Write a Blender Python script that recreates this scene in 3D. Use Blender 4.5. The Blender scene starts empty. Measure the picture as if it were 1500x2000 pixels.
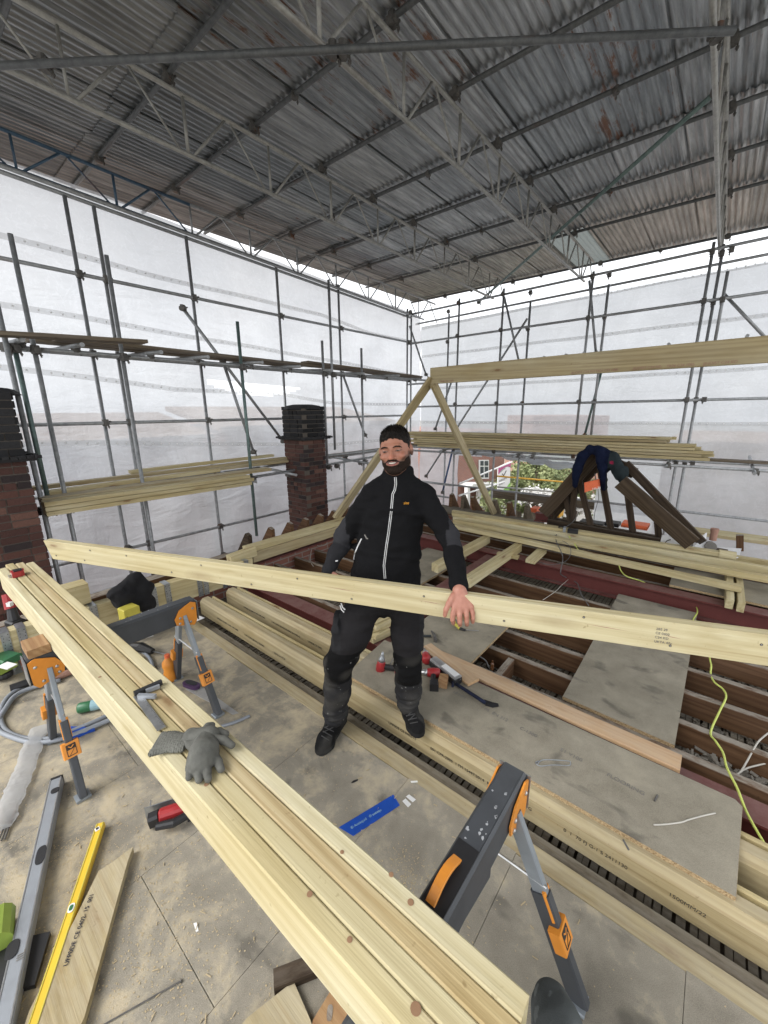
import bpy, math, random
import numpy as np
from mathutils import Vector, Matrix
random.seed(7); np.random.seed(7)
S = bpy.context.scene; COL = S.collection
# ---------------------------------------------------------------- camera
FPX = 780.0; ZC = 1.85
PITCH, YAW, ROLL = math.radians(14.3), math.radians(39.55), math.radians(-.49)
Fv = Vector((-math.sin(YAW)*math.cos(PITCH), math.cos(YAW)*math.cos(PITCH), -math.sin(PITCH)))
R0 = Vector((math.cos(YAW), math.sin(YAW), 0)); U0 = R0.cross(Fv)
Rv = R0*math.cos(ROLL)+U0*math.sin(ROLL); Uv = -R0*math.sin(ROLL)+U0*math.cos(ROLL)
CAM = Vector((0, 0, ZC))
cd = bpy.data.cameras.new('camera'); cam = bpy.data.objects.new('camera', cd); COL.objects.link(cam)
cam.matrix_world = Matrix(((Rv.x, Uv.x, -Fv.x, 0), (Rv.y, Uv.y, -Fv.y, 0), (Rv.z, Uv.z, -Fv.z, ZC), (0, 0, 0, 1)))
cd.sensor_fit = 'HORIZONTAL'; cd.sensor_width = 36.0; cd.lens = 36.0*FPX/1500.0
cd.clip_start = .05; cd.clip_end = 600
S.camera = cam
S.render.resolution_x = 768; S.render.resolution_y = 1024
# ---------------------------------------------------------------- light
SUN_EL, SUN_AZ = math.radians(48), math.radians(-150)
w = bpy.data.worlds.new('World'); S.world = w; w.use_nodes = True
nt = w.node_tree; nt.nodes.clear()
sky = nt.nodes.new('ShaderNodeTexSky'); sky.sky_type = 'NISHITA'; sky.sun_disc = False
sky.sun_elevation = SUN_EL; sky.sun_rotation = SUN_AZ; sky.dust_density = 3.0; sky.ozone_density = 1.0
hs = nt.nodes.new('ShaderNodeHueSaturation'); hs.inputs['Saturation'].default_value = .10
bg = nt.nodes.new('ShaderNodeBackground'); bg.inputs['Strength'].default_value = .15
wo = nt.nodes.new('ShaderNodeOutputWorld')
veil = nt.nodes.new('ShaderNodeMix'); veil.data_type = 'RGBA'; veil.inputs[0].default_value = .55; veil.inputs[7].default_value = (7.2, 7.4, 7.7, 1)   # thin bright overcast over the clear sky
nt.links.new(sky.outputs[0], hs.inputs['Color']); nt.links.new(hs.outputs[0], veil.inputs[6]); nt.links.new(veil.outputs[2], bg.inputs['Color']); nt.links.new(bg.outputs[0], wo.inputs['Surface'])
sd = bpy.data.lights.new('sun', 'SUN'); sd.energy = 1.1; sd.angle = math.radians(35); sd.color = (1, .97, .93)
so = bpy.data.objects.new('sun', sd); COL.objects.link(so)
sdir = Vector((math.sin(SUN_AZ)*math.cos(SUN_EL), math.cos(SUN_AZ)*math.cos(SUN_EL), math.sin(SUN_EL)))
so.rotation_euler = sdir.to_track_quat('Z', 'Y').to_euler(); so.location = (0, 0, 30)
vs = S.view_settings; vs.view_transform = 'Standard'; vs.look = 'None'; vs.gamma = 1; vs.exposure = 1.05; vs.use_curve_mapping = False
# ---------------------------------------------------------------- pixel helpers (photo pixels 1500 x 2000 -> point on a real plane)
def ray(x, y): return Fv + Rv*((x-750)/FPX) - Uv*((y-1000)/FPX)
def on(x, y, ax=2, v=0.0):
    d = ray(x, y); return CAM + d*((v-CAM[ax])/d[ax])
def dep(x, y, d): return CAM + ray(x, y)*d
def V(*a): return Vector(a)
# ---------------------------------------------------------------- node material helpers
class NB:
    def __init__(s, name, rough=.6, metal=0.0, spec=.5):
        s.m = bpy.data.materials.new(name); s.m.use_nodes = True; s.t = s.m.node_tree; s.n = s.t.nodes; s.l = s.t.links
        s.b = s.n['Principled BSDF']; s.b.inputs['Roughness'].default_value = rough; s.b.inputs['Metallic'].default_value = metal
        s.b.inputs['Specular IOR Level'].default_value = spec
        s.tc = s.n.new('ShaderNodeTexCoord')
    def new(s, k, **kw):
        n = s.n.new(k)
        for a, b in kw.items(): setattr(n, a, b)
        return n
    def link(s, a, b): s.l.new(a, b)
    def coord(s, kind='Object', scale=(1, 1, 1), rnd=0.0):
        mp = s.new('ShaderNodeMapping'); s.link(s.tc.outputs[kind], mp.inputs['Vector']); mp.inputs['Scale'].default_value = scale
        if rnd:
            oi = s.new('ShaderNodeObjectInfo'); mu = s.new('ShaderNodeMath', operation='MULTIPLY'); s.link(oi.outputs['Random'], mu.inputs[0]); mu.inputs[1].default_value = rnd
            cx = s.new('ShaderNodeCombineXYZ')
            for i in range(3): s.link(mu.outputs[0], cx.inputs[i])
            s.link(cx.outputs[0], mp.inputs['Location'])
        return mp.outputs[0]
    def noise(s, vec, scale=5, detail=4, rough=.55, dist=0.0):
        n = s.new('ShaderNodeTexNoise'); s.link(vec, n.inputs['Vector'])
        n.inputs['Scale'].default_value = scale; n.inputs['Detail'].default_value = detail; n.inputs['Roughness'].default_value = rough; n.inputs['Distortion'].default_value = dist
        return n.outputs['Fac']
    def ramp(s, fac, stops):
        r = s.new('ShaderNodeValToRGB'); s.link(fac, r.inputs['Fac']); e = r.color_ramp.elements
        while len(e) < len(stops): e.new(.5)
        for i, (p, c) in enumerate(stops):
            e[i].position = p; e[i].color = (c[0], c[1], c[2], 1) if not isinstance(c, (int, float)) else (c, c, c, 1)
        return r.outputs['Color']
    def mix(s, f, a, b, mode='MIX'):
        n = s.new('ShaderNodeMix', data_type='RGBA', blend_type=mode)
        for k, v in (('Factor', f), ('A', a), ('B', b)):
            sock = [i for i in n.inputs if i.name == k and (i.type == 'VALUE' if k == 'Factor' else i.type == 'RGBA')][0]
            if isinstance(v, (int, float)): sock.default_value = v
            elif isinstance(v, tuple): sock.default_value = (*v, 1) if len(v) == 3 else v
            else: s.link(v, sock)
        return [o for o in n.outputs if o.type == 'RGBA'][0]
    def math(s, op, a, b=None, clamp=False):
        n = s.new('ShaderNodeMath', operation=op, use_clamp=clamp)
        for i, v in enumerate((a, b)):
            if v is None: continue
            if isinstance(v, (int, float)): n.inputs[i].default_value = v
            else: s.link(v, n.inputs[i])
        return n.outputs[0]
    def maprange(s, f, a, b, c=0, d=1):
        n = s.new('ShaderNodeMapRange'); s.link(f, n.inputs[0])
        for i, v in enumerate((a, b, c, d)): n.inputs[i+1].default_value = v
        return n.outputs[0]
    def color(s, c): s.link(c, s.b.inputs['Base Color'])
    def bump(s, h, dist=.002, strength=1.0):
        b = s.new('ShaderNodeBump'); b.inputs['Distance'].default_value = dist; b.inputs['Strength'].default_value = strength
        s.link(h, b.inputs['Height']); s.link(b.outputs[0], s.b.inputs['Normal'])
    def rnd(s):
        return s.new('ShaderNodeObjectInfo').outputs['Random']
def simple(name, col, rough=.6, metal=0.0, var=.15, scale=30, bump=.0006, spec=.5):
    k = NB(name, rough, metal, spec); f = k.noise(k.coord(rnd=9.0), scale, 5)
    k.color(k.mix(f, tuple(c*(1-var) for c in col), tuple(min(1, c*(1+var)) for c in col))); 
    if bump: k.bump(f, bump)
    return k.m
def wood(name, lo, mid, hi, knot=(.16, .075, .03), knots=1.0, dust=0.0, dustcol=(.3, .27, .23), rough=.7, green=0.0, ringc=.38, gscale=1.0):
    k = NB(name, rough, 0, .25)
    v = k.coord(scale=(1, 1, 1), rnd=37.0)
    vs_ = k.coord(scale=(.7*gscale, 9*gscale, 9*gscale), rnd=37.0)
    warp = k.noise(vs_, 1.3, 3, .5, .6)
    wv = k.new('ShaderNodeTexWave', wave_type='BANDS', bands_direction='DIAGONAL'); k.link(k.coord(scale=(.25, 7, 6), rnd=21.0), wv.inputs['Vector'])
    wv.inputs['Scale'].default_value = 2.2*gscale; wv.inputs['Distortion'].default_value = 9; wv.inputs['Detail'].default_value = 2; wv.inputs['Detail Scale'].default_value = .8
    fine = k.noise(k.coord(scale=(3, 160, 160), rnd=11.0), 1.0, 3, .6)
    big = k.noise(k.coord(scale=(1.2, 3, 3), rnd=61.0), 1.0, 3)
    f = k.math('ADD', k.math('MULTIPLY', wv.outputs['Fac'], ringc*.5), k.math('MULTIPLY', warp, .7))
    f = k.math('ADD', f, k.math('MULTIPLY', k.math('SUBTRACT', fine, .5), .35))
    base = k.ramp(f, [(.22, lo), (.5, mid), (.8, hi)])
    base = k.mix(k.maprange(big, .35, .7), base, k.mix(1.0, base, (.86, .80, .66), 'MULTIPLY'))
    oi = k.rnd(); base = k.mix(k.maprange(oi, 0, 1, 0, .55), base, k.mix(1.0, base, (.80, .77, .70), 'MULTIPLY'))
    if knots:
        vo = k.new('ShaderNodeTexVoronoi'); k.link(k.coord(scale=(2.1, 7, 7), rnd=83.0), vo.inputs['Vector']); vo.inputs['Scale'].default_value = 1.0; vo.inputs['Randomness'].default_value = 1
        kn = k.math('ADD', vo.outputs['Distance'], k.math('MULTIPLY', k.math('SUBTRACT', k.noise(v, 60, 2), .5), .05))
        ring = k.ramp(kn, [(.0, 1.0), (.07*knots, .9), (.11*knots, .35), (.26*knots, 0.0)])
        base = k.mix(k.math('MULTIPLY', ring, .8), base, knot)
    if dust:
        g = k.new('ShaderNodeNewGeometry'); sx = k.new('ShaderNodeSeparateXYZ'); k.link(g.outputs['Normal'], sx.inputs[0])
        up = k.maprange(sx.outputs['Z'], .5, .9); dn = k.maprange(k.noise(k.coord(scale=(3, 9, 9), rnd=5.0), 3, 5, .7), .3, .55)
        base = k.mix(k.math('MULTIPLY', k.math('MULTIPLY', up, dn), dust), base, dustcol)
    lines = k.noise(k.coord(scale=(.55, 55, 55), rnd=71.0), 1.0, 4, .65, .3); base = k.mix(k.math('MULTIPLY', k.maprange(lines, .54, .68), .42), base, k.mix(1.0, base, (.66, .56, .42), 'MULTIPLY'))
    blot = k.noise(k.coord(scale=(2.2, 7, 7), rnd=19.0), 1.6, 4, .6); base = k.mix(k.math('MULTIPLY', k.maprange(blot, .56, .72), .5), base, k.mix(1.0, base, (.74, .68, .56), 'MULTIPLY'))
    spk = k.noise(k.coord(scale=(45, 45, 45), rnd=29.0), 1.0, 2, .5); base = k.mix(k.math('MULTIPLY', k.maprange(spk, .70, .78), .5), base, k.mix(1.0, base, (.45, .38, .28), 'MULTIPLY'))
    k.color(base); k.bump(k.math('ADD', fine, k.math('MULTIPLY', wv.outputs['Fac'], .3)), .0012)
    return k.m
M = {}
M['pine'] = wood('pine', (.47, .40, .235), (.58, .515, .325), (.67, .615, .42))
M['pine_tan'] = wood('pine_tan', (.40, .32, .185), (.52, .43, .265), (.62, .545, .37), knots=1.1, ringc=.55)
M['pine_dirty'] = wood('pine_dirty', (.35, .295, .185), (.465, .40, .26), (.56, .495, .34), knots=.8, dust=.45, dustcol=(.42, .37, .27))
M['pine_pale'] = wood('pine_pale', (.52, .46, .29), (.62, .565, .385), (.70, .65, .47), knots=.9)
M['pine_pink'] = wood('pine_pink', (.52, .35, .22), (.60, .43, .28), (.66, .50, .35), knots=.6, dust=.3, dustcol=(.5, .42, .33))
M['old_joist'] = wood('old_joist', (.08, .043, .024), (.135, .075, .042), (.19, .115, .07), knots=.5, dust=1.0, dustcol=(.29, .26, .22), rough=.85)
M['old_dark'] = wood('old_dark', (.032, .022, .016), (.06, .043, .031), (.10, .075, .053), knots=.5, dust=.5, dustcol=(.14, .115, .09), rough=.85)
M['old_brown'] = wood('old_brown', (.05, .036, .027), (.085, .064, .048), (.13, .10, .078), knots=.5, dust=.4, dustcol=(.16, .13, .10), rough=.85)
M['old_grey'] = wood('old_grey', (.10, .083, .066), (.16, .137, .11), (.235, .205, .17), knots=.5, dust=.6, dustcol=(.25, .23, .19), rough=.9)
M['brown_block'] = wood('brown_block', (.30, .17, .09), (.42, .27, .15), (.5, .34, .2), knots=.6)
M['scaf_board'] = wood('scaf_board', (.13, .11, .09), (.2, .17, .14), (.28, .25, .2), knots=.4, rough=.9)
# chipboard
def chip(name, sawdust=0.0, base=((.20, .18, .145), (.30, .273, .222), (.38, .35, .29))):
    k = NB(name, .85, 0, .25); v = k.coord()
    a = k.noise(v, 330, 3, .75); b = k.noise(v, 5, 7, .62, .3); c = k.noise(v, 1.3, 3)
    col = k.ramp(k.math('ADD', k.math('MULTIPLY', a, .5), k.math('MULTIPLY', b, .5)), [(.36, base[0]), (.5, base[1]), (.64, base[2])])
    st = k.noise(k.coord(scale=(1, 1.6, 1)), 4.5, 3, .5, .4); col = k.mix(k.math('MULTIPLY', k.maprange(st, .60, .70), .62), col, (.10, .092, .078))
    col = k.mix(k.math('MULTIPLY', k.maprange(c, .45, .65), .5), col, k.mix(1.0, col, (.78, .78, .76), 'MULTIPLY'))
    sc = k.noise(k.coord(scale=(14, 90, 1)), 1.0, 4, .8); col = k.mix(k.math('MULTIPLY', k.maprange(sc, .68, .76), .35), col, (.5, .47, .4))
    if sawdust:
        n = k.noise(v, 5.0, 10, .74, .25); sx = k.new('ShaderNodeSeparateXYZ'); k.link(v, sx.inputs[0])
        reg = k.maprange(sx.outputs['X'], -.3, -2.0, 0, .09)
        n = k.math('ADD', n, reg)
        col = k.mix(k.math('MULTIPLY', k.maprange(n, .54, .70), sawdust), col, k.mix(k.noise(v, 300, 2), (.42, .35, .235), (.56, .48, .34)))
    # trodden edge of a sheet shows raw flakes
    k.color(col); k.bump(k.math('ADD', a, k.math('MULTIPLY', b, 2)), .0015)
    return k.m
M['chip'] = chip('chipboard_floor', .85)
M['chip_clean'] = chip('chipboard_clean', 0.12, ((.20, .18, .138), (.285, .258, .203), (.345, .315, .25)))
k = NB('chip_edge', .9, 0, .2); v = k.coord(); vo = k.new('ShaderNodeTexVoronoi'); k.link(v, vo.inputs['Vector']); vo.inputs['Scale'].default_value = 190
k.color(k.mix(vo.outputs['Color'], (.24, .16, .08), (.55, .42, .25))); k.bump(vo.outputs['Distance'], .003); M['chip_edge'] = k.m
# steel
def steel(name, a, b, rough=.5, metal=.6, rust=0.0):
    k = NB(name, rough, metal); v = k.coord(rnd=13.0); n = k.noise(v, 18, 6, .7); n2 = k.noise(k.coord(scale=(1, 1, .3), rnd=5.0), 6, 4)
    c = k.mix(k.maprange(n, .35, .65), a, b); c = k.mix(k.maprange(k.rnd(), 0, 1, 0, .5), c, k.mix(1.0, c, (.72, .74, .76), 'MULTIPLY'))
    if rust: c = k.mix(k.math('MULTIPLY', k.maprange(n2, .62, .7), rust), c, (.16, .065, .03))
    k.color(c); k.bump(n, .0006); return k.m
M['galv'] = steel('galvanised_tube', (.27, .28, .285), (.42, .43, .435), .45, .4, .2)
M['galv_dark'] = steel('backlit_dark_tube', (.085, .09, .092), (.15, .155, .155), .55, .35, .3)  # darker galvanised copy: backlit look of the roof purlins put into the colour
M['galv_pale'] = steel('galvanised_pale', (.28, .275, .255), (.42, .41, .38), .5, .3, .12)
M['galv_blue'] = steel('blue_painted_steel', (.05, .10, .16), (.09, .16, .23), .5, .2, .5)
M['coupler'] = steel('coupler_steel', (.10, .095, .09), (.19, .18, .165), .6, .5, .8)
M['tube_green'] = steel('greenish_tube', (.12, .18, .17), (.20, .27, .25), .5, .4, .4)
M['tube_blue'] = steel('blue_tube', (.06, .10, .22), (.10, .16, .30), .5, .3, .3)
M['strap'] = steel('hanger_strap', (.33, .35, .38), (.52, .55, .58), .35, .8)
M['bright'] = steel('bright_steel', (.5, .5, .5), (.7, .7, .7), .3, .9)
M['red_steel'] = simple('red_oxide_steel', (.16, .028, .022), .55, 0, .35, 14, .0008)
k = NB('red_steel_dusty', .7); n = k.noise(k.coord(), 9, 6, .7); g = k.new('ShaderNodeNewGeometry'); sx = k.new('ShaderNodeSeparateXYZ'); k.link(g.outputs['Normal'], sx.inputs[0])
k.color(k.mix(k.math('MULTIPLY', k.maprange(sx.outputs['Z'], .5, .9), k.maprange(n, .25, .6)), k.mix(n, (.085, .018, .015), (.135, .03, .025)), (.17, .085, .075))); k.bump(n, .001); M['red_steel'] = k.m
# corrugated roof sheet
def corr(name, rust):
    k = NB(name, .36, .75); v1 = k.coord(scale=(7, .55, 1), rnd=31.0); n = k.noise(v1, 2.2, 6, .65, .2); n2 = k.noise(k.coord(rnd=17.0), 1.6, 5, .6); n3 = k.noise(k.coord(scale=(26, 1.2, 1), rnd=3.0), 1.5, 5, .75)
    c = k.ramp(n, [(.3, (.24, .25, .255)), (.5, (.40, .41, .415)), (.66, (.60, .61, .61))])
    c = k.mix(k.math('MULTIPLY', k.maprange(n3, .57, .66), .75), c, (.52, .52, .49))
    c = k.mix(k.math('MULTIPLY', k.maprange(n3, .42, .3), .5), c, (.06, .062, .062))
    o = k.rnd(); c = k.mix(k.maprange(o, 0, 1, 0, .75), c, k.mix(1.0, c, (.50, .54, .57), 'MULTIPLY'))
    if rust:
        r = k.math('ADD', k.math('MULTIPLY', k.noise(k.coord(scale=(2.5, 1, 1), rnd=3.0), 2.0, 6, .7), .6), k.math('MULTIPLY', n3, .4))
        c = k.mix(k.math('MULTIPLY', k.maprange(r, .60-.09*rust, .66-.09*rust), .9), c, k.mix(n3, (.10, .042, .02), (.23, .10, .05)))
    k.color(c); k.bump(n3, .001); return k.m
M['corr'] = corr('corrugated_sheet', 0); M['corr_rust'] = corr('corrugated_rusty', .75); M['corr_spot'] = corr('corrugated_spotted', .1)
k = NB('corrugated_clear', .5); k.color(k.noise(k.coord(), 3, 3)); tr = k.new('ShaderNodeBsdfTranslucent'); tr.inputs[0].default_value = (.16, .18, .175, 1)
ms = k.new('ShaderNodeMixShader'); ms.inputs[0].default_value = .45; k.b.inputs['Base Color'].default_value = (.3, .32, .31, 1)
k.l.remove(k.b.inputs['Base Color'].links[0]); k.link(k.b.outputs[0], ms.inputs[1]); k.link(tr.outputs[0], ms.inputs[2]); k.link(ms.outputs[0], k.n['Material Output'].inputs['Surface']); M['corr_clear'] = k.m
# debris netting / plastic sheeting
def film(name, col=(.64, .665, .69), tr_=.22, diff=.2, bumpd=.03):
    k = NB(name, .45); out = k.n['Material Output']; v = k.coord()
    fold = k.noise(k.coord(scale=(1, 1, .45)), 1.6, 6, .6, .9); fold2 = k.noise(k.coord(scale=(1.2, 1.2, 4)), 1.1, 5, .6, .5); weave = k.noise(k.coord(scale=(40, 40, 40)), 1, 2)
    bp = k.new('ShaderNodeBump'); bp.inputs['Distance'].default_value = bumpd; bp.inputs['Strength'].default_value = .9
    k.link(k.math('ADD', k.math('ADD', fold, fold2), k.math('MULTIPLY', weave, .06)), bp.inputs['Height'])
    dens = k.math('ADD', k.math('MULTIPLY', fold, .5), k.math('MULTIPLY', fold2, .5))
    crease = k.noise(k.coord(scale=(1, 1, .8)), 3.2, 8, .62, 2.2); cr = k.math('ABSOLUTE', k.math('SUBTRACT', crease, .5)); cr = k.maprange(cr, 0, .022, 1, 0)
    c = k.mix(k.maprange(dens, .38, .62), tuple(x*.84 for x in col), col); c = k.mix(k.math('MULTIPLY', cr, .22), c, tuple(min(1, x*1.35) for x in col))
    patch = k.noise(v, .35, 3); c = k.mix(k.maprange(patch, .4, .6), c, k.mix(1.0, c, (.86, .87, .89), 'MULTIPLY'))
    tl = k.new('ShaderNodeBsdfTranslucent'); k.link(c, tl.inputs['Color']); k.link(bp.outputs[0], tl.inputs['Normal'])
    df = k.new('ShaderNodeBsdfDiffuse'); k.link(c, df.inputs['Color']); k.link(bp.outputs[0], df.inputs['Normal'])
    tp = k.new('ShaderNodeBsdfTransparent'); tp.inputs[0].default_value = (1, 1, 1, 1)
    gl = k.new('ShaderNodeBsdfGlossy'); gl.inputs['Roughness'].default_value = .35; gl.inputs['Color'].default_value = (.8, .8, .8, 1); k.link(bp.outputs[0], gl.inputs['Normal'])
    m1 = k.new('ShaderNodeMixShader'); m1.inputs[0].default_value = diff; k.link(tl.outputs[0], m1.inputs[1]); k.link(df.outputs[0], m1.inputs[2])
    m2 = k.new('ShaderNodeMixShader'); m2.inputs[0].default_value = tr_; k.link(m1.outputs[0], m2.inputs[1]); k.link(tp.outputs[0], m2.inputs[2])
    m3 = k.new('ShaderNodeMixShader'); m3.inputs[0].default_value = .05; k.link(m2.outputs[0], m3.inputs[1]); k.link(gl.outputs[0], m3.inputs[2])
    k.link(m3.outputs[0], out.inputs['Surface']); return k.m
M['film'] = film('plastic_sheeting'); M['film_band'] = film('sheeting_band', (.74, .74, .73), .50, .2, .006)
M['film_clear'] = film('clear_wrap', (.8, .8, .8), .45, .5, .02)
def plain(n, c, r=.5, m=0.0, **kw): M[n] = simple(n, c, r, m, **kw)
plain('black_plastic', (.018, .018, .02), .45); plain('grey_dark', (.055, .06, .068), .5, 0, var=.35, scale=12); plain('orange', (.72, .27, .035), .45, 0, var=.1); plain('red', (.34, .025, .028), .4)
plain('grey_leg', (.27, .30, .33), .45, .3, var=.2, scale=15); plain('yellow', (.72, .48, .04), .45, var=.18, scale=9); plain('yellow_bright', (.50, .44, .07), .55); plain('lime', (.25, .34, .06), .5)
plain('silver_paint', (.30, .32, .35), .4, .3); plain('white', (.8, .8, .78), .6, var=.04); plain('grey_hose', (.24, .26, .29), .5, var=.12, scale=8); plain('green_paint', (.03, .14, .06), .4); plain('blue_tape', (.012, .07, .38), .45, var=.3, scale=25)
plain('sky_label', (.28, .45, .50), .5); plain('purple', (.06, .025, .08), .5); plain('cloth_black', (.008, .008, .01), .95, var=.5, scale=25, bump=.004); plain('cloth_navy', (.006, .01, .03), .95, var=.5, scale=20, bump=.004); plain('cloth_grey', (.035, .042, .045), .95, var=.3, bump=.003)
plain('cloth_pale', (.35, .36, .38), .9); plain('pinkish', (.40, .03, .08), .8); plain('ink', (.035, .03, .026), .8, bump=0); plain('ink_faint', (.16, .13, .10), .9, bump=0); plain('paper', (.72, .72, .72), .8, var=.04); plain('gold', (.75, .5, .18), .25, 1)
plain('reflect', (.7, .7, .7), .5, bump=0); plain('logo_orange', (.75, .33, .02), .6, bump=0); plain('glove', (.10, .10, .088), .85, var=.55, scale=38, bump=.003); plain('glove_cuff', (.16, .16, .14), .95, var=.3, scale=160, bump=.003)
plain('brown_glass', (.12, .05, .02), .2); plain('mortar', (.11, .095, .08), .95, scale=60, bump=.003); plain('felt', (.028, .028, .03), .9); plain('magenta', (.42, .05, .2), .5); plain('sign_green', (.2, .5, .06), .5); plain('case_orange', (.78, .16, .06), .45); plain('bucket_yellow', (.8, .42, .03), .5)
plain('shingle', (.25, .16, .10), .9, var=.5, scale=8); plain('asphalt', (.06, .06, .06), .9); plain('tarmac_pale', (.25, .24, .22), .9); plain('render_brown', (.35, .20, .15), .9, var=.2, scale=4)
plain('cable_grey', (.12, .12, .12), .6); plain('cable_white', (.5, .48, .43), .6); plain('cable_yellow', (.60, .68, .16), .55); plain('sawdust_col', (.46, .37, .23), .95); plain('trace_grey', (.18, .17, .155), .95, var=.4, scale=30)
k = NB('attr_color', .85); at = k.new('ShaderNodeAttribute'); at.attribute_name = 'Col'; n = k.noise(k.coord(), 45, 5, .7)
k.color(k.mix(n, k.mix(1.0, at.outputs['Color'], (.6, .6, .6), 'MULTIPLY'), k.mix(1.0, at.outputs['Color'], (1.25, 1.25, 1.25), 'MULTIPLY'))); k.bump(n, .004); M['bricks'] = k.m
k = NB('fabric_vc', .95, 0, .12); at = k.new('ShaderNodeAttribute'); at.attribute_name = 'Col'; n = k.noise(k.coord(), 420, 3, .7); n2 = k.noise(k.coord(), 30, 4)
k.color(k.mix(n2, k.mix(1.0, at.outputs['Color'], (.8, .8, .8), 'MULTIPLY'), k.mix(1.0, at.outputs['Color'], (1.15, 1.15, 1.15), 'MULTIPLY'))); k.bump(k.math('ADD', n, k.math('MULTIPLY', n2, 1.5)), .0025); M['fabric'] = k.m
k = NB('skin_vc', .5, 0, .4); at = k.new('ShaderNodeAttribute'); at.attribute_name = 'Col'; n = k.noise(k.coord(), 90, 4, .6); k.color(k.mix(n, k.mix(1.0, at.outputs['Color'], (.88, .85, .84), 'MULTIPLY'), at.outputs['Color'])); k.bump(k.noise(k.coord(), 500, 3), .0006)
k.b.inputs['Subsurface Weight'].default_value = .08; k.b.inputs['Subsurface Radius'].default_value = (.01, .004, .002); M['skin'] = k.m
k = NB('hair', .6, 0, .12); n = k.noise(k.coord(scale=(260, 60, 90)), 1, 3); k.color(k.ramp(n, [(.3, (.003, .003, .003)), (.7, (.019, .014, .011))])); k.bump(n, .004); M['hair'] = k.m
k = NB('beard', .8, 0, .1); n = k.noise(k.coord(), 320, 3, .7); k.color(k.ramp(n, [(.3, (.008, .006, .005)), (.7, (.038, .024, .018))])); k.bump(n, .003); M['beard'] = k.m
k = NB('foliage', .6, 0, .3); n = k.noise(k.coord(), 1.3, 6, .7); k.color(k.ramp(n, [(.35, (.10, .125, .06)), (.5, (.20, .235, .10)), (.65, (.34, .36, .18))])); M['foliage'] = k.m
plain('plaster', (.19, .175, .15), .95, var=.35, scale=40)
plain('laces', (.055, .055, .055), .9)
plain('teeth', (.60, .55, .48), .35, bump=0, var=.03)
plain('knot', (.27, .155, .085), .7, scale=60)
plain('blossom', (.8, .79, .76), .7)
k = NB('street_brick', .9); br = k.new('ShaderNodeTexBrick'); k.link(k.coord('UV'), br.inputs['Vector']); br.inputs['Scale'].default_value = 1; br.inputs['Brick Width'].default_value = .23; br.inputs['Row Height'].default_value = .075; br.inputs['Mortar Size'].default_value = .008
br.inputs['Color1'].default_value = (.27, .12, .09, 1); br.inputs['Color2'].default_value = (.33, .14, .10, 1); br.inputs['Mortar'].default_value = (.33, .28, .25, 1); k.color(br.outputs['Color']); M['street_brick'] = k.m
k = NB('glass_dark', .1); k.b.inputs['Base Color'].default_value = (.08, .09, .1, 1); M['glass'] = k.m
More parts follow.
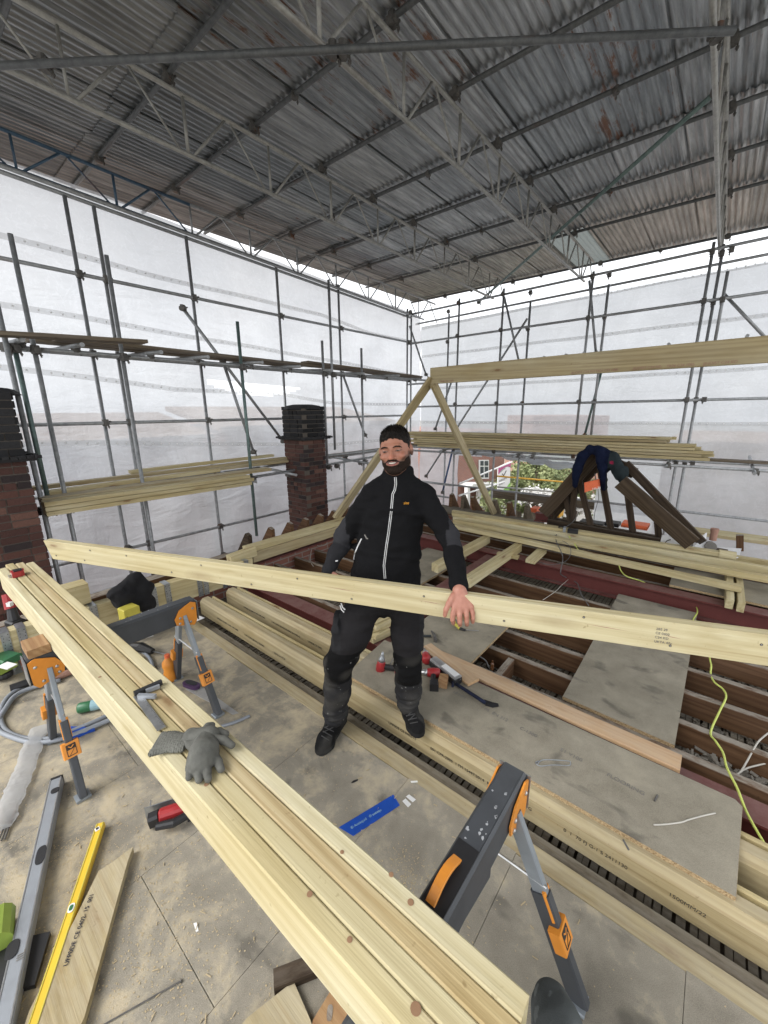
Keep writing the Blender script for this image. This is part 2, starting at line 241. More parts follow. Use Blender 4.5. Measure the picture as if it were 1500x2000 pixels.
# ---------------------------------------------------------------- mesh builder
class MB:
    def __init__(s): s.v = []; s.f = []; s.mi = []; s.c = None
    def add(s, vs, fs, mi=0):
        o = len(s.v); s.v += [tuple(x) for x in vs]; s.f += [tuple(i+o for i in f) for f in fs]; s.mi += [mi]*len(fs); return s
    def beam(s, p, q, w, h, up=V(0, 0, 1), ch=0.0, mi=0, mi_end=None, segs=1, warp=0.0):
        p = Vector(p); q = Vector(q); x = (q-p).normalized(); up = Vector(up)
        y = up.cross(x)
        if y.length < 1e-5: y = V(0, 1, 0).cross(x)
        y.normalize(); z = x.cross(y)
        a, b = w/2, h/2
        if ch: cs = [(-a+ch, -b), (a-ch, -b), (a, -b+ch), (a, b-ch), (a-ch, b), (-a+ch, b), (-a, b-ch), (-a, -b+ch)]
        else: cs = [(-a, -b), (a, -b), (a, b), (-a, b)]
        n = len(cs); vs = []
        for i in range(segs+1):
            t = i/segs; c = p.lerp(q, t)
            if warp: c = c + y*(warp*math.sin(math.pi*t*1.0+1)) + z*(warp*.5*math.sin(math.pi*t*1.7))
            vs += [c+y*u+z*v_ for u, v_ in cs]
        fs = [(i*n+j, i*n+(j+1) % n, (i+1)*n+(j+1) % n, (i+1)*n+j) for i in range(segs) for j in range(n)]
        s.add(vs, fs, mi); o = len(s.v)-len(vs)
        e = mi if mi_end is None else mi_end
        s.f += [tuple(o+j for j in range(n))[::-1], tuple(o+segs*n+j for j in range(n))]; s.mi += [e, e]; return s
    def box(s, c, d, rz=0.0, ch=0.0, mi=0):
        c = Vector(c); x = V(math.cos(rz), math.sin(rz), 0)*(d[0]/2); return s.beam(c-x, c+x, d[1], d[2], ch=ch, mi=mi)
    def tube(s, pts, r, n=8, mi=0, cap=True, hollow=False):
        pts = [Vector(p) for p in pts]; vs = []; rs = r if isinstance(r, (list, tuple)) else [r]*len(pts)
        up = None
        for i, p in enumerate(pts):
            d = (pts[min(i+1, len(pts)-1)]-pts[max(i-1, 0)]).normalized()
            if up is None: up = V(0, 0, 1) if abs(d.z) < .9 else V(1, 0, 0)
            y = up.cross(d).normalized(); z = d.cross(y); up = z
            vs += [p+(y*math.cos(2*math.pi*j/n)+z*math.sin(2*math.pi*j/n))*rs[i] for j in range(n)]
        fs = [(i*n+j, i*n+(j+1) % n, (i+1)*n+(j+1) % n, (i+1)*n+j) for i in range(len(pts)-1) for j in range(n)]
        if cap: fs += [tuple(range(n))[::-1], tuple((len(pts)-1)*n+j for j in range(n))]
        return s.add(vs, fs, mi)
    def lathe(s, base, prof, n=16, axis=V(0, 0, 1), mi=0):
        a = Vector(axis).normalized(); return s.tube([Vector(base)+a*h for r, h in prof], [max(r, 1e-4) for r, h in prof], n, mi)
    def prism(s, poly, off, mi=0):
        poly = [Vector(p) for p in poly]; n = len(poly); off = Vector(off)
        return s.add(poly+[p+off for p in poly], [tuple(range(n))[::-1], tuple(range(n, 2*n))]+[(i, (i+1) % n, n+(i+1) % n, n+i) for i in range(n)], mi)
    def sphere(s, c, r, n=10, m=6, mi=0):
        c = Vector(c); r = r if isinstance(r, (tuple, list)) else (r, r, r); vs = []
        for i in range(m+1):
            t = math.pi*i/m
            for j in range(n): a = 2*math.pi*j/n; vs.append(c+V(math.sin(t)*math.cos(a)*r[0], math.sin(t)*math.sin(a)*r[1], math.cos(t)*r[2]))
        return s.add(vs, [(i*n+j, (i+1)*n+j, (i+1)*n+(j+1) % n, i*n+(j+1) % n) for i in range(m) for j in range(n)], mi)
def boxuv(me, mw=None):
    uv = me.uv_layers.new(name='UVMap'); co = np.empty(len(me.vertices)*3); me.vertices.foreach_get('co', co); co = co.reshape(-1, 3)
    for p in me.polygons:
        n = p.normal; a = max(range(3), key=lambda i: abs(n[i])); u, v_ = ((1, 2), (0, 2), (0, 1))[a]
        for li in p.loop_indices: c = co[me.loops[li].vertex_index]; uv.data[li].uv = (c[u], c[v_])
def obj(name, mb, mat, parent=None, smooth=False, keep=False, uv=False, loc=None):
    """link a builder as ONE mesh object; top-level meshes get their origin at the middle of their base"""
    me = bpy.data.meshes.new(name); vs = np.array([tuple(v) for v in mb.v], dtype=float)
    o = bpy.data.objects.new(name, me); COL.objects.link(o)
    if keep: org = np.zeros(3)
    elif loc is not None: org = np.array(loc)
    else: org = np.array([(vs[:, 0].min()+vs[:, 0].max())/2, (vs[:, 1].min()+vs[:, 1].max())/2, vs[:, 2].min()])
    me.from_pydata((vs-org).tolist(), [], mb.f); o.location = org.tolist()
    mats = mat if isinstance(mat, (list, tuple)) else [mat]
    for m in mats: me.materials.append(M[m])
    if len(mats) > 1: me.polygons.foreach_set('material_index', mb.mi)
    if smooth: me.polygons.foreach_set('use_smooth', [True]*len(me.polygons))
    me.update()
    if uv: boxuv(me)
    if parent is not None: attach(o, parent)
    return o
def wm(o):
    m = o.matrix_basis.copy()
    if o.parent is not None: m = wm(o.parent) @ o.matrix_parent_inverse @ m
    return m
def attach(o, parent): o.parent = parent; o.matrix_parent_inverse = wm(parent).inverted()
def tag(o, label, cat=None, group=None, kind=None):
    if label: o['label'] = label
    if cat: o['category'] = cat
    if group: o['group'] = group
    if kind: o['kind'] = kind
    return o
def thing(name, label, cat, loc=(0, 0, 0), group=None):
    o = bpy.data.objects.new(name, None); COL.objects.link(o); o.location = loc; o.empty_display_size = .1; return tag(o, label, cat, group)
def struct(o, label=None, kind='structure'): o['kind'] = kind; return tag(o, label)
def board(name, p, q, w, h, mat='pine', up=V(0, 0, 1), ch=.003, parent=None, segs=1, warp=0.0, skew=0.0):
    """a timber with its own axes: local X runs along the grain"""
    p = Vector(p); q = Vector(q); L = (q-p).length; x = (q-p).normalized(); y = Vector(up).cross(x).normalized(); z = x.cross(y)
    mb = MB(); mb.beam(V(-L/2, 0, 0), V(L/2, 0, 0), w, h, ch=ch, segs=segs, warp=warp)
    if skew:
        for i, v_ in enumerate(mb.v):
            if v_[0] < -L/2+1e-4: mb.v[i] = (v_[0]-skew*(v_[2]/h-.5), v_[1], v_[2])
    o = obj(name, mb, mat, keep=True)
    c = (p+q)/2; o.matrix_basis = Matrix(((x.x, y.x, z.x, c.x), (x.y, y.y, z.y, c.y), (x.z, y.z, z.z, c.z), (0, 0, 0, 1)))
    if parent is not None: attach(o, parent)
    return o
def text(name, s, size, origin, xdir, ydir, mat, parent, thick=.0004):
    """lettering laid on a face: starts at origin, runs along xdir"""
    cu = bpy.data.curves.new('t', 'FONT'); cu.body = s; cu.size = size; cu.extrude = thick; t = bpy.data.objects.new('t', cu); COL.objects.link(t)
    dg = bpy.context.evaluated_depsgraph_get(); me = bpy.data.meshes.new_from_object(t.evaluated_get(dg)); bpy.data.objects.remove(t); bpy.data.curves.remove(cu)
    me.name = name; me.materials.clear(); me.materials.append(M[mat]); o = bpy.data.objects.new(name, me); COL.objects.link(o)
    x = Vector(xdir).normalized(); z = x.cross(Vector(ydir)).normalized(); y = z.cross(x); c = Vector(origin)+z*(thick+.0006)
    o.matrix_basis = Matrix(((x.x, y.x, z.x, c.x), (x.y, y.y, z.y, c.y), (x.z, y.z, z.z, c.z), (0, 0, 0, 1)))
    if parent is not None: attach(o, parent)
    return o
# ================================================================ THE ENCLOSURE
ORD = ['first', 'second', 'third', 'fourth', 'fifth', 'sixth', 'seventh', 'eighth', 'ninth', 'tenth', 'eleventh', 'twelfth', 'thirteenth', 'fourteenth', 'fifteenth']
# outside ground
mb = MB(); mb.add([(-300, -300, -7.2), (300, -300, -7.2), (300, 300, -7.2), (-300, 300, -7.2)], [(0, 1, 2, 3)]); struct(obj('ground', mb, 'tarmac_pale', keep=True), 'pale ground of the street far below the roof')
# ---- corrugated roof
ZR = 5.02; X0 = -7.72; CW = .76; ROWY = [-2.0, .1, 2.2, 4.28, 6.4, 8.6, 10.85]
def corr_mesh(L, over, clear=False):
    mb = MB(); nx = 10*8; vs = []; ny = 3
    for j in range(ny):
        for i in range(nx+1):
            x = -CW/2-.03+(CW+.06)*i/nx; vs.append((x, -L/2+L*j/(ny-1), -.0112*math.sin(2*math.pi*i/8)))
    fs = [(j*(nx+1)+i, j*(nx+1)+i+1, (j+1)*(nx+1)+i+1, (j+1)*(nx+1)+i) for j in range(ny-1) for i in range(nx)]
    return mb.add(vs, fs)
cache = {}
rs = random.Random(3)
ncol = 13
for r in range(6):
    L = ROWY[r+1]-ROWY[r]+.16
    for c in range(ncol):
        m = 'corr'
        if (c, r) in ((5, 2), (6, 2), (8, 3)): m = 'corr_rust'
        elif (c, r) in ((8, 2), (9, 3), (1, 3), (2, 3), (1, 4), (9, 2)): m = 'corr_spot'
        elif (c, r) in ((6, 5), (2, 5), (7, 5)): m = 'corr_clear' if (c, r) == (6, 5) else 'corr'
        key = (r, m)
        if key not in cache:
            o = obj('roof_sheet', corr_mesh(L, 0), m, keep=True, smooth=True); cache[key] = o
        else: o = cache[key].copy(); COL.objects.link(o)
        o.location = (X0+CW*(c+.5), (ROWY[r]+ROWY[r+1])/2+.04+rs.uniform(-.03, .03), ZR+(.012 if r % 2 else .0)+(.005 if c % 2 else 0)+rs.uniform(0, .004))
        o.rotation_euler = (rs.uniform(-.0035, .0035), rs.uniform(-.006, .006), rs.uniform(-.004, .004))
        desc = {'corr': 'grey corrugated sheet', 'corr_rust': 'corrugated sheet with orange rust', 'corr_spot': 'corrugated sheet with faint streaks', 'corr_clear': 'pale translucent corrugated sheet'}[m]
        tag(o, f'{desc}, {ORD[c]} from the left, {ORD[5-r]} row from the back', 'roof sheet', 'corrugated sheets of the temporary roof')
# ---- purlins (tubes under the sheets)
def tube_obj(name, p, q, r=.0242, mat='galv', parent=None, n=10):
    p = Vector(p); q = Vector(q); mb = MB(); L = (q-p).length; mb.tube([V(0, 0, 0), V(0, 0, L)], r, n)
    o = obj(name, mb, mat, keep=True, smooth=False); o.rotation_mode = 'QUATERNION'; o.location = p; o.rotation_quaternion = (q-p).to_track_quat('Z', 'Y')
    for f in o.data.polygons: f.use_smooth = len(f.vertices) == 4
    if parent is not None: attach(o, parent)
    return o
def coupler_mesh():
    mb = MB(); mb.beam(V(-.045, 0, 0), V(.045, 0, 0), .068, .068, ch=.018); mb.beam(V(0, 0, -.04), V(0, 0, .05), .06, .075, ch=.015)
    mb.tube([V(.045, .02, .0), V(.045, .02, -.075)], .008, 6); mb.tube([V(.045, .02, -.045), V(.045, .02, -.06)], .015, 6); mb.tube([V(-.01, .05, .02), V(.05, .05, .02)], .011, 6); return mb
cp0 = None
def coupler(p, parent, rz=0.0, s=1.0):
    global cp0
    if cp0 is None: cp0 = obj('coupler', coupler_mesh(), 'coupler', keep=True); o = cp0
    else: o = cp0.copy(); o.parent = None; o.matrix_parent_inverse = Matrix(); COL.objects.link(o)
    o.location = p; o.rotation_euler = (0, 0, rz); o.scale = (s, s, s); attach(o, parent); return o
PY = [-1.2, .15, 1.25, 2.36, 3.3, 4.33, 5.36, 6.42, 7.5, 8.7, 10.75]
TX = [-6.6, -4.62, -2.62, -.45, 1.7]
for i, y in enumerate(PY):
    t = thing('roof_purlin', f'long grey scaffold tube crossing under the roof sheets, {ORD[len(PY)-1-i]} from the back edge', 'purlin', (-2, y, ZR-.035), 'purlin tubes under the roof sheets')
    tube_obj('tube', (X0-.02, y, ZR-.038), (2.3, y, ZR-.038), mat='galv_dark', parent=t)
    for x in TX:
        coupler((x+.03, y, ZR-.055), t, .3)
    for x in (-5.6, -3.7, -1.6): 
        if (i+int(x)) % 2: coupler((x+rs.uniform(-.3, .3), y, ZR-.05), t, 1.2, .75)
# ---- lattice trusses
ZB, ZT = 4.40, 4.90
def truss(x, mat, lab, y0=-1.6, y1=10.0, blue=None, sl=0.0, bay=1.0):
    ZB = lambda y: 4.40+sl*(4.3-y)+.02*bool(sl)
    ZT = lambda y: 4.90+sl*.6*(4.3-y)-.08*bool(sl)
    t = thing('lattice_truss', lab, 'truss', (x, 4, ZB(4)), 'lattice trusses under the temporary roof')
    for zf, ye in ((ZB, 9.75), (ZT, 10.3)):
        ys = [y0, ye] if not blue else [y0, blue[1]+.2, ye]
        for i, (a, b) in enumerate(zip(ys, ys[1:])): tube_obj('chord', (x, a, zf(a)), (x, b, zf(b)), .0215, 'galv_blue' if blue and i == 0 else mat, t)
    y = y0+.1; k = 0
    while y < 9.6:
        m = mat
        if blue and blue[0] < y < blue[1]: m = 'galv_blue'
        if k % 2 == 0: tube_obj('web_strut', (x, y, ZB(y)), (x, y, ZT(y)), .017, m, t, 8)
        else: tube_obj('web_strut', (x, y, ZB(y)), (x, y, ZT(y)), .014, m, t, 8)
        tube_obj('web_strut', (x, y+.05, ZB(y)), (x, y+bay*.46, ZT(y+.4)), .014, m, t, 8)
        tube_obj('web_strut', (x, y+bay*.93, ZB(y+.9)), (x, y+bay*.50, ZT(y+.5)), .0115, m, t, 8)
        y += bay; k += 1
    return t
truss(TX[0], 'galv', 'lattice truss with blue painted struts running along the left eave', blue=(0, 3.3), sl=.038)
truss(TX[1], 'galv_pale', 'pale lattice truss, second from the left eave'); truss(TX[2], 'galv_pale', 'pale lattice truss over the middle of the roof, third from the left'); truss(TX[3], 'galv_pale', 'pale lattice truss at the right of the view with a flat plate chord')
a, b = on(-60, 131, 2, 4.35), on(1435, 60, 2, 4.35)
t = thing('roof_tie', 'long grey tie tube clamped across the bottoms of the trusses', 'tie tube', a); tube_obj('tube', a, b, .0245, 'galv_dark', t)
for px in (85, 650, 670, 1400): 
    p = on(px, 125-60*(px-85)/1350, 2, 4.38); coupler(p, t, .7)
a = on(1400, 178, 2, 4.86); b = on(935, 590, 2, 4.42); t = thing('roof_brace', 'greenish brace tube running diagonally under the roof from the right truss', 'brace tube', a); tube_obj('tube', a, b, .024, 'tube_green', t); coupler(a, t, .4); coupler(b, t, .4)
# ---- left scaffold
XL, XI, YB, YO = -6.6, -5.8, 9.2, 9.8
SL = thing('scaffold', 'galvanised tube scaffold standing along the left side behind both chimneys', 'scaffold', (XL, 4, -3))
def std(par, x, y, z0, z1, mat='galv', r=.0242): return tube_obj('standard', (x, y, z0), (x, y, z1), r, mat, par)
for y, zt in ((-.9, 4.4), (1.92, 4.42), (2.22, 4.4), (3.39, 4.4), (5.0, 4.4), (6.55, 4.4), (9.0, 4.35)):
    std(SL, XL+.0, y, -6, zt)
    for z in (3.55, 2.6, 1.71, .80, -.12, -.66): coupler((XL+.04, y, z), SL)
for y, z0, zt, m in ((.92, -6, 3.45, 'galv'), (1.0, .75, 2.55, 'tube_green'), (1.16, -6, 3.6, 'galv'), (2.0, -6, 3.62, 'galv'), (3.62, -.2, 3.15, 'tube_green'), (5.3, .8, 3.08, 'galv'), (6.35, -1, 3.06, 'galv'), (5.52, 1.1, 4.12, 'galv')):
    std(SL, XI+(.0 if y != .92 else .12), y, z0, zt, m)
    for z in (2.5, .78): coupler((XI+.04, y, z), SL, .3)
for z in (3.55, 1.71, -.12, -.66): tube_obj('ledger', (XL+.05, -1.5, z), (XL+.05, 9.1, z), parent=SL)
tube_obj('ledger', (XL+.05, -1.5, 2.58), (XL+.05, 9.1, 2.6), parent=SL); tube_obj('ledger', (XI, -1.5, 2.5), (XI, 9.1, 2.56), parent=SL)
tube_obj('ledger', (XI, -.6, .72), (XI, 6.9, .86), parent=SL); tube_obj('ledger', (XL+.05, -.6, .80), (XL+.05, 9.1, .86), parent=SL)
tube_obj('ledger', (XI-.02, 4.9, 1.0), (XI-.02, 9.1, .98), parent=SL)
for y in (1.02, 1.5, 2.3, 2.9, 3.75, 4.5, 5.3, 6.2, 7.1, 8.2):
    tube_obj('transom', (XL-.05, y, 2.62), (XI+.28+.12*math.sin(y*9), y, 2.56), parent=SL); coupler((XI, y+.03, 2.55), SL, 1.2, .9)
for y in (1.1, 2.3, 3.5, 4.3, 6.2): tube_obj('transom', (XL-.05, y, .84), (XI+.30, y, .78), parent=SL); coupler((XI, y+.04, .76), SL, 1, .9)
for a, b in (((357, 602), (553, 862)), ((435, 705), (495, 883)), ((669, 730), (713, 850))): tube_obj('brace', on(*a, 0, -6.2), on(*b, 0, -6.2), parent=SL); coupler(on(*b, 0, -6.17), SL, .5, .9); coupler(on(*a, 0, -6.17), SL, .5, .9)
tube_obj('eave_tube', (XL-.01, -1.5, 4.565), (XL-.01, 9.2, 4.165), parent=SL); tube_obj('eave_tube', (XL+.055, -1.5, 4.60), (XL+.055, 9.3, 4.20), parent=SL)
# ---- back scaffold
SB = thing('scaffold', 'galvanised tube scaffold standing along the back side behind the timber ridge board', 'scaffold', (-3, YB, -3))
for x, z0, zt, y, m in ((-6.62, -6, 4.3, YB, 'galv'), (-5.85, -6, 4.25, YO, 'galv'), (-5.22, -6, 4.4, YB, 'galv'), (-4.12, -6, 4.42, YB, 'galv'), (-3.62, -6, 4.15, YO-.3, 'galv'), (-2.32, 1.3, 4.4, YB, 'galv'), (-2.05, 1.1, 4.15, YB+.1, 'galv'), (-.52, -6, 4.45, YB-.1, 'galv'), (-.40, -6, 4.45, YB+.12, 'galv'), (-.28, 2.9, 4.0, YB, 'galv'), (1.6, -6, 4.4, YB, 'galv')):
    std(SB, x, y, z0, zt, m)
    for z in (4.3, 3.57, 1.98, .86): coupler((x, y-.04, z), SB, 1.57, .95)
xe = 2.2
tube_obj('ledger', (-6.9, YB, 4.25), (xe, YB, 4.42), parent=SB); tube_obj('ledger', (-6.9, YO, 4.14), (xe, YO, 4.34), parent=SB)
for z in (3.57, 1.96, .88, -.06): tube_obj('ledger', (-6.7, YB-.03, z-.03), (xe, YB-.03, z+.04), parent=SB)
tube_obj('ledger', (-6.7, YB-.03, 2.52), (xe, YB-.03, 2.60), parent=SB); tube_obj('ledger', (-6.7, YB-.95, .86), (xe, YB-.95, .93), parent=SB)
for zz, xx in ((946, 'a'), (970, 'b')):
    p = on(870, zz, 1, YB); tube_obj('ledger', (-6.6, YB-.05, p.z), (-5.25, YB-.05, p.z), parent=SB)
for x in (-6.2, -5.0, -4.45, -4.2, -3.2, -2.9, -1.4, -.6, .5): tube_obj('transom', (x, YB-1.2+.1*math.sin(x*7), .90), (x, YO, .98), parent=SB); coupler((x+.03, YB-.95, .9), SB, .2, .9)
BR = (((985, 580), (1014, 708), 'galv'), ((1030, 622), (832, 930), 'galv'), ((800, 637), (832, 732), 'galv'), ((882, 745), (850, 838), 'galv'), ((886, 870), (864, 962), 'tube_blue'), ((1415, 575), (1500, 665), 'galv'), ((1151, 548), (1164, 690), 'galv'), ((1176, 720), (1142, 850), 'tube_green'))
for a, b, m in BR: tube_obj('brace', on(*a, 1, YB+.15), on(*b, 1, YB+.15), .0242, m, SB); coupler(on(*b, 1, YB+.1), SB, .3, .9)
for px in (965, 1062, 1105, 1140, 1306, 1460):
    p = on(px, 730-70*(px-840)/660-9, 1, 8.75); tube_obj('transom', (p.x, 8.75, p.z), (p.x-.02, YO, p.z-.02), parent=SB)
# scaffold boards
def sboard(p, q, lab, w=.225, grp='grey scaffold boards on the scaffold lifts'):
    return tag(board('scaffold_board', p, q, w, .038, 'scaf_board', segs=4, warp=.006), lab, 'scaffold board', grp)
sboard((-6.25, 1.2, 2.66), (-6.25, 5.1, 2.66), 'weathered grey scaffold board on the high left lift, nearer of the outer pair'); sboard((-6.0, 1.4, 2.67), (-6.0, 5.3, 2.66), 'weathered grey scaffold board on the high left lift, inner one nearer the house')
sboard((-6.25, 5.1, 2.70), (-6.25, 9.0, 2.64), 'weathered grey scaffold board on the high left lift, running into the far corner'); sboard((-5.95, 5.0, 2.70), (-5.95, 8.6, 2.64), 'weathered grey scaffold board on the high left lift beside the tall tube')
p, q = on(-5, 652, 0, -5.45), on(282, 668, 0, -5.45); sboard(p, q, 'short dark scaffold board sticking out high at the left edge of the view', .2); 
sboard((-6.2, 4.2, .93), (-6.2, 9.0, .95), 'grey scaffold board on the low left lift behind the far chimney'); sboard((-.6, YB-.5, .99), (2.2, YB-.5, 1.0), 'grey scaffold board past the right end of the stored timber'); sboard((-6.4, YB-.45, .97), (-5.7, YB-.45, .96), 'grey scaffold board end at the far corner beside the stored timber')
# ---- plastic sheeting
def sheet_grid(axis, c, u0, u1, z0, z1, nu, nz, hole=None, amp=.03, seed=1, top=None):
    mb = MB(); idx = {}; rr = np.random.RandomState(seed); ph = rr.rand(8)*6.28
    def P(i, j):
        u = u0+(u1-u0)*i/nu; zt = top(u) if top else z1; z = z0+(zt-z0)*j/nz
        d = amp*(math.sin(u*2.1+z*1.3+ph[0])+.6*math.sin(u*4.7-z*3.1+ph[1])+.5*math.sin(z*5.3+u*.7+ph[2])+.35*math.sin(u*9.5+z*7+ph[3]))
        return (c+d, u, z) if axis == 0 else (u, c+d, z)
    for i in range(nu+1):
        for j in range(nz+1): mb.v.append(P(i, j))
    for i in range(nu):
        for j in range(nz):
            a = i*(nz+1)+j; u = u0+(u1-u0)*(i+.5)/nu; z = z0+(z1-z0)*(j+.5)/nz
            if hole and hole(u, z): continue
            mb.f.append((a, a+nz+1, a+nz+2, a+1)); mb.mi.append(0)
    return mb
def hl(u, z):  # crescent gap where the left sheet sags
    return z < 2.14+.02*(u-4.6) and z > 1.93+.21*((u-4.5)/1.15)**2 and abs(u-4.5) < 1.15
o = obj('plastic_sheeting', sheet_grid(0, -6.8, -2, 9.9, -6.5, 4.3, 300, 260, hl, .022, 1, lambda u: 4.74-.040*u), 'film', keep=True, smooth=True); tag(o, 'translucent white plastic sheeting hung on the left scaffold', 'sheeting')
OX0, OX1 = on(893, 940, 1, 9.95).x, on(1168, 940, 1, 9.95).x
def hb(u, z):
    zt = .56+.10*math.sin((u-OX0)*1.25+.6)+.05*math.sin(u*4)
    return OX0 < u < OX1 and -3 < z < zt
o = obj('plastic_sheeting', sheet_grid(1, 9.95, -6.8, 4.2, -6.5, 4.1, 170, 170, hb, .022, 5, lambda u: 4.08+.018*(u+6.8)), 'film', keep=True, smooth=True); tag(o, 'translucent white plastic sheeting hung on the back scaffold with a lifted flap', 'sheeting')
# rolled-up flap above the opening
pts = [V(OX0-.1+(OX1-OX0+.2)*i/24, 9.85+.05*math.sin(i), .64+.10*math.sin((OX1-OX0)*i/24*1.25+.6)+.03*math.sin(i*1.7)) for i in range(25)]
mb = MB(); mb.tube(pts, [.05+.045*abs(math.sin(i*.9+1)) for i in range(25)], 10); tag(obj('rolled_sheeting', mb, 'film', smooth=True), 'rolled up hem of white sheeting above the gap to the street', 'sheeting')
# reinforcement bands with eyelets
def band(axis, c, pts, lab, w=.07):
    t = thing('sheeting_band', lab, 'sheeting band', pts[0], 'eyelet bands on the white sheeting'); mb = MB(); eb = MB(); P_ = [Vector(p) for p in pts]; vs = []
    L = [0.0]
    for a, b in zip(P_, P_[1:]): L.append(L[-1]+(b-a).length)
    def at(s):
        for i in range(len(P_)-1):
            if s <= L[i+1]: return P_[i].lerp(P_[i+1], (s-L[i])/(L[i+1]-L[i]))
        return P_[-1]
    n = int(L[-1]/.12)
    for i in range(n+1):
        p = at(L[-1]*i/n)+V(0, 0, .006*math.sin(i*.31)); 
        vs += [p-V(0, 0, w/2), p+V(0, 0, w/2)]
    mb.add(vs, [(2*i, 2*i+2, 2*i+3, 2*i+1) for i in range(n)])
    nrm = V(1, 0, 0) if axis == 0 else V(0, -1, 0)
    for i in range(n):
        p = at(L[-1]*(i+.5)/n)+nrm*.006; uu = V(0, 1, 0) if axis == 0 else V(1, 0, 0)
        eb.add([p+uu*.011*math.cos(a)+V(0, 0, .011*math.sin(a)) for a in [k*math.pi/3 for k in range(6)]], [tuple(range(6))])
    obj('strip', mb, 'film_band', t, keep=False); obj('eyelets', eb, 'white', t)
    t.children[-1]['kind'] = 'stuff'
XB = -6.72
band(0, XB, [(XB, -1, 3.9), (XB, 1.2, 3.84), (XB, 2.9, 3.78), (XB, 6.1, 3.78), (XB, 7.6, 3.62), (XB, 9.7, 3.62)], 'eyelet band across the left sheeting, topmost one just above the high tube')
band(0, XB, [(XB, -1, 3.1), (XB, 1.25, 3.09), (XB, 6.3, 2.9), (XB, 9.7, 2.75)], 'eyelet band across the left sheeting, second from the top')
band(0, XB, [(XB, -1, 2.45), (XB, 1.0, 2.39), (XB, 3, 2.2), (XB, 5.04, 2.17), (XB, 6.5, 2.0), (XB, 9.7, 2.0)], 'eyelet band across the left sheeting, third from the top meeting the sagging gap')
band(0, XB, [(XB, -1, 1.5), (XB, 1.2, 1.48), (XB, 6.3, 1.1), (XB, 9.7, 1.1)], 'eyelet band across the left sheeting, lowest one below eye level')
YS = 9.88
band(1, YS, [(-6.75, YS, 4.02), (.2, YS, 4.2), (3, YS, 4.2)], 'eyelet band across the back sheeting along its top edge')
band(1, YS, [(-6.75, YS, 3.29), (.35, YS, 3.37), (3, YS, 3.4)], 'eyelet band across the back sheeting, second from the top')
band(1, YS, [(-6.75, YS, 2.41), (.5, YS, 2.51), (3, YS, 2.5)], 'eyelet band across the back sheeting, third from the top below the ridge board')
band(1, YS, [(-6.75, YS, 1.50), (.65, YS, 1.56), (3, YS, 1.6)], 'eyelet band across the back sheeting, lowest one above the stored timber')
# ---- outside, seen through the flap
def blk(name, lab, cat, p, q, depth, z0, z1, mat, group=None):
    p = Vector(p); q = Vector(q); d = (q-p); d.z = 0; n = V(-d.y, d.x, 0).normalized()*depth
    if n.dot(V(p.x, p.y, 0)) < 0: n = -n
    a, b = V(p.x, p.y, z0), V(q.x, q.y, z0); mb = MB(); mb.prism([a, b, b+n, a+n], (0, 0, z1-z0)); t = thing(name, lab, cat, (p+q)/2 - V(0, 0, (p.z+q.z)/2-z0), group)
    obj('wall', mb, mat, t, uv=True, keep=True); return t, d.normalized(), n.normalized()
p, q = dep(893, 900, 24), dep(985, 900, 27); H, hx, hn = blk('brick_house', 'red brick house with white windows and a columned porch across the street', 'house', p, q, 8, -7.2, .55, 'street_brick')
def hpt(px, py, off=.06): # point on the house front
    d = ray(px, py); n = hn; t = (Vector(p)-CAM).dot(n)/d.dot(n); return CAM+d*t-n*off
def hrect(x0, y0, x1, y1, t, off=.03):
    a, b, c, d = hpt(x0, y0, off), hpt(x1, y0, off), hpt(x1, y1, off), hpt(x0, y1, off); return MB().prism([a, b, c, d], -hn*t)
W_ = obj('window', hrect(934, 898, 953, 935, .05), 'white', H, keep=True)
for x0, x1 in ((936, 942), (944.5, 951)):
    for y0, y1 in ((900, 909), (911.5, 932)): obj('pane', hrect(x0, y0, x1, y1, .02, .09), 'glass', W_, keep=True)
P_ = obj('porch', hrect(897, 941, 962, 948, 1.0), 'white', H, keep=True)
for x0 in (892, 915, 927, 939): obj('column', hrect(x0, 946, x0+5, 992, .25, .6), 'white', P_, keep=True)
for x0 in (909, 935): 
    w_ = obj('window', hrect(x0, 946, x0+7, 960, .03), 'white', H, keep=True); obj('pane', hrect(x0+1.5, 948, x0+5.5, 957, .02, .08), 'glass', w_, keep=True)
# notice board on the next scaffold
a, b, c, d = dep(973, 912, 17), dep(997, 901, 18), dep(996, 955, 18), dep(972, 968, 17)
SG = thing('sign_board', 'tall white company sign with pink top and green foot on the neighbouring scaffold', 'sign', (a+c)/2)
nn = (b-a).cross(d-a).normalized(); nn = nn if nn.dot(a-CAM) > 0 else -nn
obj('panel', MB().prism([a, b, c, d], nn*.03), 'white', SG)
def sp(u, v_, o=.01): return a.lerp(b, u).lerp(d.lerp(c, u), v_)-nn*o
obj('pink_top', MB().prism([sp(0, 0), sp(1, 0), sp(1, .22), sp(.8, .14), sp(.5, .12), sp(.2, .17), sp(0, .27)], -nn*.005), 'magenta', SG)
obj('green_foot', MB().prism([sp(0, .86), sp(.35, .90), sp(.7, .86), sp(1, .76), sp(1, 1), sp(0, 1)], -nn*.005), 'sign_green', SG)
mb = MB()
for u0, v0, u1, v1 in ((.3, .3, .42, .4), (.42, .4, .62, .26)): mb.beam(sp(u0, v0, .02), sp(u1, v1, .02), .03, .01)
obj('emblem', mb, 'ink', SG)
hx2 = (b-a).normalized(); vy = (a-d).normalized()
text('lettering', 'LONDON EXPRESS', .085, sp(.08, .25, .012), hx2+vy*.15, vy, 'ink', SG); text('lettering', 'SCAFFOLDING', .12, sp(.1, .56, .012), hx2, vy, 'ink', SG); text('lettering', '01708 728', .14, sp(.1, .68, .012), hx2, vy, 'ink', SG)
